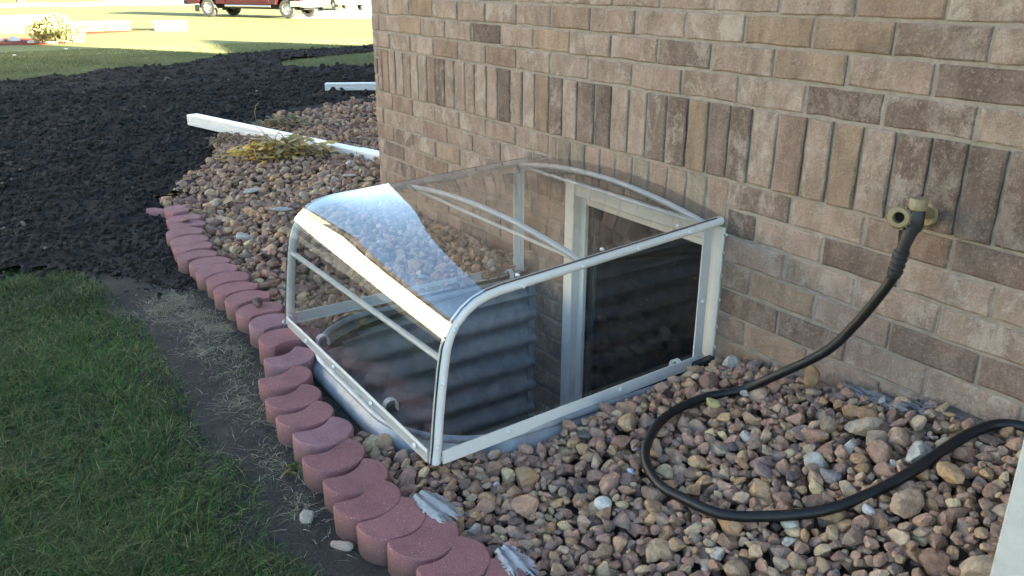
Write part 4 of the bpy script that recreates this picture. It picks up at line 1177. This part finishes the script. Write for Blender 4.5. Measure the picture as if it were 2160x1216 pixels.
rock('stone', 'pale angular stone lying on the dark dirt by the edging', 'stone', 2.751, -1.504, -.735, .030, .027, .022, (.40, .35, .29), 8)
rock('stone', 'tan angular stone on the dirt nearest the camera beside the edging', 'stone', 2.913, -1.471, -.735, .028, .019, .017, (.42, .34, .26), 9, rz=.8)
rock('soil_clod', 'dried brown clod of dirt resting on an edging block', 'clod', 1.345, -1.191, -.645, .030, .026, .018, (.13, .09, .075), 10)
rock('stone_chip', 'flat reddish stone chip lying on a far edging block', 'stone', -.139, -1.132, -.650, .040, .028, .011, (.27, .16, .13), 13)
rock('stone', 'tall orange stone leaning against the bottom of the wall', 'stone', 3.23, -.08, topz(3.23, -.08)+.010, .040, .024, .046, (.36, .23, .13), 15)
rock('stone', 'greenish yellow stone in the gravel near the hose start', 'stone', 3.10, -.36, topz(3.10, -.36)+.002, .026, .022, .016, (.40, .37, .17), 19)
rock('stone', 'long greyish pink stone slab in the middle of the hose loop', 'stone', 3.41, -.50, topz(3.41, -.50)+.006, .048, .024, .017, (.29, .20, .185), 17, rz=-.5)
rock('stone', 'grey fractured stone near the right inside of the hose loop', 'stone', 3.56, -.41, topz(3.56, -.41)+.006, .032, .030, .018, (.27, .25, .24), 18)
rock('stone', 'square brown stone standing inside the hose loop', 'stone', 3.44, -.28, topz(3.44, -.28)+.012, .030, .026, .028, (.29, .22, .17), 21)
rock('stone', 'pale cream stone beside the black scrap at the far edging', 'stone', -.50, -.87, topz(-.5, -.87)+.01, .045, .040, .035, (.42, .36, .28), 22)
rock('slate_slab', 'flat grey slab lying on gravel behind the cover', 'stone', -.64, -.60, topz(-.64, -.60)+.008, .085, .055, .010, (.36, .36, .34), 23, rz=2.2)
rock('slate_slab', 'long thin grey sliver on gravel left of the cover bend', 'stone', .02, -.64, topz(.02, -.64)+.010, .085, .030, .010, (.33, .35, .35), 24, rz=1.0)
rock('slate_slab', 'pale curled flake on gravel between the slab and the house corner', 'stone', -.45, -.02, topz(-.45, -.02)+.006, .06, .035, .006, (.36, .32, .28), 25, rz=1.0)
b_ = MB(); b_.add([(-.05, -.03, .0), (.04, -.035, .02), (.055, .03, .045), (-.03, .035, .06), (-.05, -.03, .004), (.04, -.035, .024), (.055, .03, .049), (-.03, .035, .064)], [(0,3,2,1),(4,5,6,7),(0,1,5,4),(1,2,6,5),(2,3,7,6),(3,0,4,7)])
o = b_.build('plastic_scrap', M['black_plastic']); o.location = (-.42, -.83, topz(-.42, -.83)-.01); tag(o, 'black plastic scrap sticking out of the gravel near the far edging blocks', 'scrap')
for i, (x, y, lb) in enumerate(((-15.9, -.91, 'leftmost white fallen leaf on the shaded lawn'), (-17.49, .24, 'white fallen leaf on the shaded lawn below the shrub'))):
    rock('fallen_leaf', lb, 'leaf', x, y, float(yard(x))+.05, .10, .05, .02, (.7, .68, .62), 30+i, sub=2)
# torn white weed barrier: crumpled fans with frayed ends
def rag(name, label, cat, x, y, z, ax_, ln, w0, w1, col, seed, amp=.012, drape=False):
    r = np.random.default_rng(seed); nu, nv = 26, 34; ax_ = Vector(ax_).normalized(); sx_ = Vector((-ax_.y, ax_.x, 0))
    V = []; Cc = []; keep = []
    for i in range(nu+1):
        for j in range(nv+1):
            t_, u = i/nu, j/nv*2-1
            w_ = (w0+(w1-w0)*t_**.8); L_ = ln*t_*(1-.25*u*u)
            fray = .0015*r.normal()
            px_, py_ = x+ax_.x*L_+sx_.x*(u*w_+fray), y+ax_.y*L_+sx_.y*(u*w_+fray)
            fold = amp*float(math.sin(u*7+t_*2+seed)*.5+fbm(px_, py_, 22, 3, seed % 5)*1.0)
            zz_ = z+fold+(amp*1.5*(1-t_))-.012*t_
            if drape: zz_ = max(zz_, topz(px_, py_, .012)+.002+fold*.4)
            V.append((px_-x, py_-y, zz_-z)); f = .95+.08*float(r.random())+.3*float(fbm(px_, py_, 60, 2, 2)); Cc.append([c*f for c in col])
    F = []
    frn = r.random((nv,))
    for i in range(nu):
        for j in range(nv):
            t_ = (i+.5)/nu; e_ = abs((j+.5)/nv*2-1)
            if t_ > .60+.40*frn[j]: continue
            if e_ > .8 and r.random() < .35: continue
            a_ = i*(nv+1)+j; F.append((a_, a_+1, a_+nv+2, a_+nv+1))
    o = mesh_obj(name, V, F, M['leaf'], smooth=True, cols=np.array(Cc)); o.location = (x, y, z); tag(o, label, cat)
    o.data.materials[0] = M['fabric']
rag('torn_sheeting', 'crumpled white weed barrier poking out between edging block and gravel', 'sheeting', 2.935, -1.262, -.648, (1, .30, 0), .16, .022, .055, (.31, .32, .33), 4, .005)
rag('torn_sheeting', 'frayed white weed barrier beside the nearest edging block', 'sheeting', 3.235, -1.195, -.652, (1, .1, 0), .13, .02, .045, (.31, .32, .35), 5, .005)
rag('cobweb', 'grey dusty cobweb film over the stones against the wall', 'cobweb', 3.33, -.055, -.50, (1, -.06, 0), .30, .012, .055, (.17, .165, .18), 9, .004, True)
# dead twig on the gravel beyond
for i, (P_, lb) in enumerate((([(-1.9, .55, -.62), (-1.7, .75, -.62), (-1.45, .9, -.63), (-1.3, 1.05, -.60)], 'thin curved dry stem lying on gravel near the house corner'),)):
    m_ = MB(); m_.tube(catmull(P_, 4), .006, 5); o = m_.build('twig', simple('dry_stem', (.30, .24, .18), .8)); tag(o, lb, 'twig')

# ------------------------------------------------------------------ far yard
def slab(name, pts, z, mat, th=.004):
    n = len(pts); V = [(x, y, float(yard(x))+z) for x, y in pts]+[(x, y, float(yard(x))+z-th-.1) for x, y in pts]
    F = [tuple(range(n))]+[(i, i+n, (i+1) % n+n, (i+1) % n) for i in range(n)]
    return mesh_obj(name, V, F, mat)
o = slab('driveway', [(-33.6, 10.9), (-30.5, 16), (-36, 26), (-60, 38), (-62, 30), (-37.5, 13.2)], .012, M['concrete']); tag(o, kind='structure')
o = slab('road', [(-56, -80), (-56, 120), (-64, 120), (-64, -80)], .016, M['concrete']); tag(o, kind='structure')
mulch = ground_mat('red_mulch', ((.20, .04, .02), (.24, .06, .03), (.15, .03, .015)), (2, 20, 60))
o = slab('mulch_bed', [(-20.4, .55), (-20.9, -1.2), (-22, -4.5), (-24.4, -4.5), (-24.3, -.5), (-22.8, .9), (-21.3, 1.1)], .02, mulch); tag(o, kind='structure')
o = slab('mulch_bed', [(-26.9, 3.9), (-26.3, 2.9), (-24.9, .7), (-26.4, .4), (-27.0, 2)], .02, mulch); tag(o, kind='structure')
# raised bed with a pale cap
rb_ = empty('raised_bed', (-27.3, -.5, -1.1)); tag(rb_, 'long low orange brown raised bed wall with a pale cap in the sun', 'raised bed')
A = Vector((-27.5, -6.0, 0)); B = Vector((-27.05, 3.3, 0))
for i in range(12):
    p0 = A+(B-A)*i/12; p1 = A+(B-A)*(i+1)/12; m_ = MB()
    m_.bar((p0.x, p0.y+.01, -.98), (p1.x, p1.y-.01, -.98), .25, .30); o = m_.build('board', simple('orange_timber', (.26, .09, .045), .8, noise=.15, nscale=6), rb_) if i == 0 else m_.build('board', o.data.materials[0], rb_); o.location = (27.3, .5, 1.1)
m_ = MB(); m_.bar((A.x, A.y, -.80), (B.x, B.y, -.80), .32, .06); o = m_.build('cap', M['concrete'], rb_); o.location = (27.3, .5, 1.1)
wl2 = MB(); wl2.bar((-34.2, -12, -.95), (-34.0, 1.6, -.95), .3, .34); o = wl2.build('low_wall', simple('pinkish_block', (.42, .30, .26), .9, noise=.1)); tag(o, 'low pinkish garden wall behind the raised bed at upper left', 'wall')
ub = MB(); ub.box((-.45, -.3, 0), (.45, .3, .30), .03); ub.box((-.47, -.32, .27), (.47, .32, .32), .02)
o = ub.build('utility_box', simple('white_utility_box', (.75, .73, .68), .6)); o.location = (-26.6, 4.5, -1.1); o.rotation_euler = (0, 0, math.radians(58)); tag(o, 'small white utility box on the sunlit lawn', 'utility box')
for i in range(7):
    x, y = -21.0+random.uniform(-.3, .3)+(-.35*i if i > 3 else 0), .95-.35*i
    rock('edging_stone', ['white edging stone at the right tip of the mulch bed', 'white edging stone right under the shrub', 'white edging stone left of the shrub base', 'white edging stone, fourth from the right tip of the mulch bed', 'white edging stone, fifth from the right tip of the mulch bed', 'white edging stone, sixth from the right tip of the mulch bed', 'white edging stone, leftmost by the frame edge'][i], 'stone', x, y, -1.0, .24, .17, .10, (.66, .62, .56), 60+i, 'white stones edging the mulch bed', sub=2)
# leafy things
def foliage_mesh(blobs, n, ls, r, flat=.9):
    """leaf quads spread through ellipsoid blobs"""
    P = []; w_ = np.array([b[3]*b[4]*b[5] for b in blobs]); w_ = w_/w_.sum()
    k = r.choice(len(blobs), n, p=w_); B_ = np.array(blobs)
    d = r.normal(size=(n, 3)); d /= np.linalg.norm(d, axis=1)[:, None]; rad = r.uniform(.35, 1.08, n)**.6
    P = B_[k, :3]+d*rad[:, None]*B_[k, 3:6]
    a = r.normal(size=(n, 3)); a /= np.linalg.norm(a, axis=1)[:, None]; b = np.cross(a, r.normal(size=(n, 3))); b /= np.linalg.norm(b, axis=1)[:, None]
    s = ls*r.uniform(.6, 1.3, (n, 1))
    V = np.stack([P-a*s, P+b*s*.45, P+a*s, P-b*s*.45], 1).reshape(-1, 3); F = np.arange(4*n).reshape(n, 4)
    return V, F
r9 = np.random.default_rng(5)
shr = empty('shrub', (-20.75, .42, -1.03)); tag(shr, 'pale sunlit shrub on the red mulch bed at upper left', 'shrub')
V, F = foliage_mesh([(0, 0, .38, .44, .46, .34), (.1, .32, .30, .3, .34, .26), (-.1, -.3, .34, .34, .36, .29), (0, .05, .60, .26, .26, .18)], 2600, .055, r9)
cc = np.repeat(np.array([[.30, .29, .13]])*r9.uniform(.5, 1.5, (2600, 1)), 4, axis=0)
mesh_obj('foliage', V, F, M['leaf'], shr, cols=cc)
for k in range(5):
    m_ = MB(); a = k*1.25; m_.tube([(0, 0, 0), (math.cos(a)*.15, math.sin(a)*.15, .3), (math.cos(a)*.3, math.sin(a)*.3, .55)], [.02, .014, .006], 5); m_.build('branch', simple('shrub_bark', (.2, .15, .1), .9) if k == 0 else bpy.data.materials['shrub_bark'], shr)

# ---- pickup truck and hatchback on the driveway
def wheel(parent, x, y, r, w_, rim_mat, tyre_mat):
    t_ = MB(); sgn = 1 if y > 0 else -1
    t_.lathe([(r*.62, -w_/2), (r*.9, -w_/2), (r, -w_*.32), (r, w_*.32), (r*.9, w_/2), (r*.62, w_/2), (r*.60, w_*.3)], (0, 0, 0), (0, 1, 0), 24)
    wh = t_.build('wheel', tyre_mat, parent, True); wh.location = (x, y, r)
    m_ = MB(); m_.lathe([(r*.63, w_*.42), (r*.56, w_*.40), (r*.52, w_*.25), (r*.3, w_*.30), (r*.22, w_*.42), (.001, w_*.44)], (0, 0, 0), (0, sgn, 0), 20)
    for k in range(8):
        a = math.pi*2*k/8; c = Vector((math.cos(a)*r*.42, sgn*w_*.33, math.sin(a)*r*.42)); m_.bar(c*.8+Vector((0, sgn*.01, 0)), c*1.2+Vector((0, sgn*.01, 0)), r*.13, .02, (0, 1, 0))
    m_.build('rim', rim_mat, wh, True)
    return wh
def prism(outline, y0, y1, taper=None):
    """outline in x,z extruded in y"""
    m_ = MB(); n = len(outline)
    V = [(x, y0, z) for x, z in outline]+[(x, y1, z) for x, z in outline]
    m_.add(V, [tuple(reversed(range(n))), tuple(range(n, 2*n))]+[(i, (i+1) % n, (i+1) % n+n, i+n) for i in range(n)]); return m_
tyre = simple('tyre_rubber', (.05, .05, .045), .8, noise=.2); chrome = simple('bright_chrome', (.62, .62, .60), .22, metal=.9); alloy = simple('alloy_rim', (.55, .54, .50), .35, metal=.6)
redp = simple('dark_red_paint', (.055, .005, .007), .3, coat=.6); glassd = simple('dark_car_glass', (.02, .025, .03), .06, spec=.8); blk = simple('black_trim', (.02, .02, .02), .6)
lamp = simple('headlamp_clear', (.75, .75, .72), .15, spec=.8); silv = simple('silver_grey_paint', (.20, .24, .25), .3, metal=.3, coat=.6); redl = simple('red_lamp', (.4, .02, .02), .3)
def arch(xc, r, z0, n=8): return [(xc-r*math.cos(math.pi*i/n), z0+r*math.sin(math.pi*i/n)) for i in range(n+1)]
def pickup(loc, rz):
    t = empty('pickup_truck', loc, rz); tag(t, 'dark red pickup truck with chrome front bumper parked at the top of the lawn', 'pickup truck')
    x0, xr, xf, x1 = -1.15, 0, 4.30, 5.15
    zb_ = .58
    def lower(xs, xe, arches):
        pts = [(xs, 1.25)]; pts = [(xs, zb_)]
        for xc in arches: pts += arch(xc, .50, zb_)
        pts += [(xe, zb_)]
        return pts
    bed = prism(lower(-1.15, .98, [0])+[(.98, 1.42), (-1.15, 1.42)], -.95, .95); bed.build('cargo_bed', redp, t)
    cab = prism([(1.0, zb_), (3.55, zb_), (3.55, 1.25), (3.25, 1.30), (2.75, 1.92), (1.3, 1.95), (1.05, 1.42)], -.94, .94); cab.build('cab', redp, t)
    hood = prism([(3.56, zb_)]+arch(4.30, .50, zb_)+[(5.02, zb_), (5.05, 1.0), (4.98, 1.25), (3.56, 1.34)], -.95, .95); hood.build('bonnet', redp, t)
    for s in (-1, 1):
        for xa, xb_, nm in ((1.08, 2.2, 'door'), (2.22, 3.4, 'door')):
            d = MB(); d.box((xa, s*.945-.012, .66), (xb_, s*.945+.012, 1.30), .01); dd = d.build(nm, redp, t)
            h_ = MB(); h_.box((xa+.08, s*.965-.015, 1.12), (xa+.26, s*.965+.015, 1.16)); h_.build('handle', chrome, dd)
        g = prism([(1.15, 1.40), (2.15, 1.40), (2.15, 1.85), (1.35, 1.86)], s*.945-.006, s*.945+.006); g.build('side_window', glassd, t)
        g = prism([(2.25, 1.40), (3.12, 1.36), (2.74, 1.82), (2.25, 1.85)], s*.945-.006, s*.945+.006); g.build('side_window', glassd, t)
        rbb = MB(); rbb.tube([(1.05, s*1.0, .50), (3.5, s*1.0, .50)], .05, 8); rbb.build('running_board', chrome, t, True)
        fa = MB(); fa.tube([(4.30-.52*math.cos(a), s*.955, zb_+.52*math.sin(a)) for a in np.linspace(0, math.pi, 12)], .03, 6); fa.build('wheel_arch_trim', redp, t, True)
        hl = MB(); hl.box((4.98, s*.78-.15, .98), (5.09, s*.78+.15, 1.2), .02); hl.build('headlight', lamp, t)
        tl = MB(); tl.box((-1.18, s*.86-.06, 1.0), (-1.12, s*.86+.06, 1.35), .01); tl.build('tail_lamp', redl, t)
        mr_ = MB(); mr_.box((3.12, s*1.06-.12, 1.36), (3.26, s*1.06+.12, 1.62), .03); mr_.build('mirror', blk, t)
        fb = MB(); fb.bar((-.62, s*.93, .52), (-.62, s*.93, .22), .25, .02, (0, 1, 0)); fb.build('mud_flap', blk, t)
    ws = MB(); ws.add([(3.28, -.82, 1.32), (3.28, .82, 1.32), (2.79, .74, 1.90), (2.79, -.74, 1.90)], [(0, 1, 2, 3)]); ws.build('windscreen', glassd, t)
    gr_ = MB(); gr_.box((5.03, -.58, .85), (5.10, .58, 1.22), .02); gr_.build('grille', chrome, t)
    bp_ = MB(); bp_.box((4.98, -.98, .46), (5.24, .98, .76), .05); bp_.box((4.55, -.985, .50), (5.0, -.93, .74), .01); bp_.box((4.55, .93, .50), (5.0, .985, .74), .01); bp_.build('front_bumper', chrome, t)
    for yy in (-.5, .5):
        fg = MB(); fg.box((5.235, yy-.12, .55), (5.25, yy+.12, .64), .005); fg.build('fog_lamp', blk, t)
    rp = MB(); rp.box((-1.42, -.9, .52), (-1.18, .9, .72), .03); rp.build('rear_bumper', blk, t)
    ax = MB(); ax.box((-.9, -.45, .36), (4.9, .45, .56)); ax.build('chassis', blk, t)
    for x_ in (0, 4.30):
        for y_ in (-.80, .80): wheel(t, x_, y_, .41, .27, alloy, tyre)
    return t
pickup((-37.1, 9.10, -1.09), math.radians(35))
def hatch(loc, rz):
    t = empty('parked_car', loc, rz); tag(t, 'grey compact car parked beyond the front of the pickup truck', 'car')
    body = prism([(-.8, .32)]+arch(0, .36, .32)+arch(2.6, .36, .32)+[(3.35, .32), (3.45, .62), (3.25, .86), (2.45, 1.0), (.0, 1.02), (-.85, .98), (-.9, .6)], -.85, .85); body.build('body', silv, t)
    cb2 = prism([(2.35, .99), (1.6, 1.45), (.1, 1.48), (-.75, 1.0)], -.74, .74); cb2.build('cabin', glassd, t)
    rf_ = prism([(1.62, 1.455), (1.5, 1.50), (.2, 1.53), (.08, 1.485)], -.72, .72); rf_.build('roof', silv, t)
    for s in (-1, 1):
        hl = MB(); hl.box((3.12, s*.62-.16, .66), (3.42, s*.62+.16, .82), .05); hl.build('headlight', lamp, t)
        mr_ = MB(); mr_.box((1.95, s*.92-.09, .98), (2.1, s*.92+.09, 1.12), .03); mr_.build('mirror', silv, t)
        d = MB(); d.box((.55, s*.855-.01, .42), (1.75, s*.855+.01, .98), .008); d.build('door', silv, t)
    g = MB(); g.box((3.38, -.4, .42), (3.47, .4, .62), .02); g.build('grille', blk, t)
    pl = MB(); pl.box((3.46, -.24, .44), (3.48, .24, .55)); pl.build('number_plate', simple('white_plate', (.7, .7, .7), .5), t)
    for x_ in (0, 2.6):
        for y_ in (-.74, .74): wheel(t, x_, y_, .31, .20, alloy, tyre)
    return t
hatch((-43.2, 17.0, -1.09), math.radians(-3))

# ---- neighbouring houses and trees (seen only as reflections in the cover)
def nhouse(name, x, y, rz, wx, wy, h, label, mat):
    t = empty(name, (x, y, float(yard(x)))); t.rotation_euler.z = rz; tag(t, label, 'house')
    m_ = MB(); m_.box((-wx/2, -wy/2, 0), (wx/2, wy/2, h)); m_.add([(-wx/2, -wy/2, h), (-wx/2, wy/2, h), (-wx/2, 0, h+wy*.28), (wx/2, -wy/2, h), (wx/2, wy/2, h), (wx/2, 0, h+wy*.28)], [(0, 1, 2), (5, 4, 3)]); m_.build('wall', mat, t)
    r_ = MB()
    for s in (-1, 1): r_.bar((-wx/2-.4, s*wy/4*1.05, h+wy*.14+.02), (wx/2+.4, s*wy/4*1.05, h+wy*.14+.02), math.hypot(wy/2+.35, wy*.3), .12, (0, -s*-.28*2, 1))
    r_.build('roof', M['roofing'], t)
    for k in range(4):
        xx = -wx/2+wx*(k+.5)/4
        for s in (-1, 1):
            wf = MB(); wf.box((xx-.6, s*(wy/2+.02)-.03, 1.0), (xx+.6, s*(wy/2+.02)+.03, 2.2)); f_ = wf.build('window', M['vinyl'], t)
            pn = MB(); pn.box((xx-.5, s*(wy/2+.06)-.005, 1.1), (xx+.5, s*(wy/2+.06)+.005, 2.1)); pn.build('pane', glassd, f_)
    for s in (-1, 1):
        wf = MB(); wf.box((s*(wx/2+.02)-.03, -.7, 1.0), (s*(wx/2+.02)+.03, .7, 2.2)); f_ = wf.build('window', M['vinyl'], t)
        pn = MB(); pn.box((s*(wx/2+.06)-.005, -.6, 1.1), (s*(wx/2+.06)+.005, .6, 2.1)); pn.build('pane', glassd, f_)
nhouse('neighbour_house', -12.9, -11.4, math.pi/2, 16, 10, 5.3, 'cream sided two storey house next door, mirrored in the cover bend', M['siding'])
nhouse('neighbour_house', -76, 18, .0, 11, 18, 3.2, 'pale bungalow across the road behind the parked vehicles', simple('pale_pink_siding', (.62, .50, .44), .8, noise=.05))
nhouse('neighbour_house', -76, -22, .0, 11, 18, 3.2, 'white sided bungalow across the road to the left', simple('white_siding', (.70, .69, .65), .8, noise=.05))
def tree(x, y, h, seed, label):
    r = np.random.default_rng(seed); t = empty('maple_tree', (x, y, float(yard(x)))); tag(t, label, 'tree', 'trees around the neighbouring houses')
    m_ = MB(); m_.tube([(0, 0, 0), (.1, 0, h*.25), (0, .1, h*.5)], [.28, .2, .1], 8)
    bl = []
    for k in range(9):
        a = k*.8; z = h*(.4+.055*k); rr = h*.22*(1-k/14); p = (math.cos(a)*rr, math.sin(a)*rr, z); bl.append((*p, h*.19, h*.19, h*.15)); m_.tube([(0, 0, h*.3), (p[0]*.7, p[1]*.7, p[2])], [.07, .02], 5)
    m_.build('trunk', bpy.data.materials['shrub_bark'], t)
    V, F = foliage_mesh(bl, 4200, .22, r); c = np.repeat(np.array([[.10, .12, .035]])*r.uniform(.6, 1.5, (4200, 1)), 4, axis=0); mesh_obj('crown', V, F, M['leaf'], t, cols=c)
tree(-48, -38, 9, 1, 'broad green tree behind the cream house'); tree(-66, 3, 10, 2, 'green tree across the road opposite the lawn gap'); tree(-68, 40, 9, 3, 'green tree far behind the parked car'); tree(-70, -5, 8, 4, 'smaller green tree beside the white bungalow')
print('objects', len(bpy.data.objects), 'bricks', nb, 'gravel', len(gxy), 'tris', sum(len(o.data.loop_triangles) or len(o.data.polygons) for o in bpy.data.objects if o.type == 'MESH'))
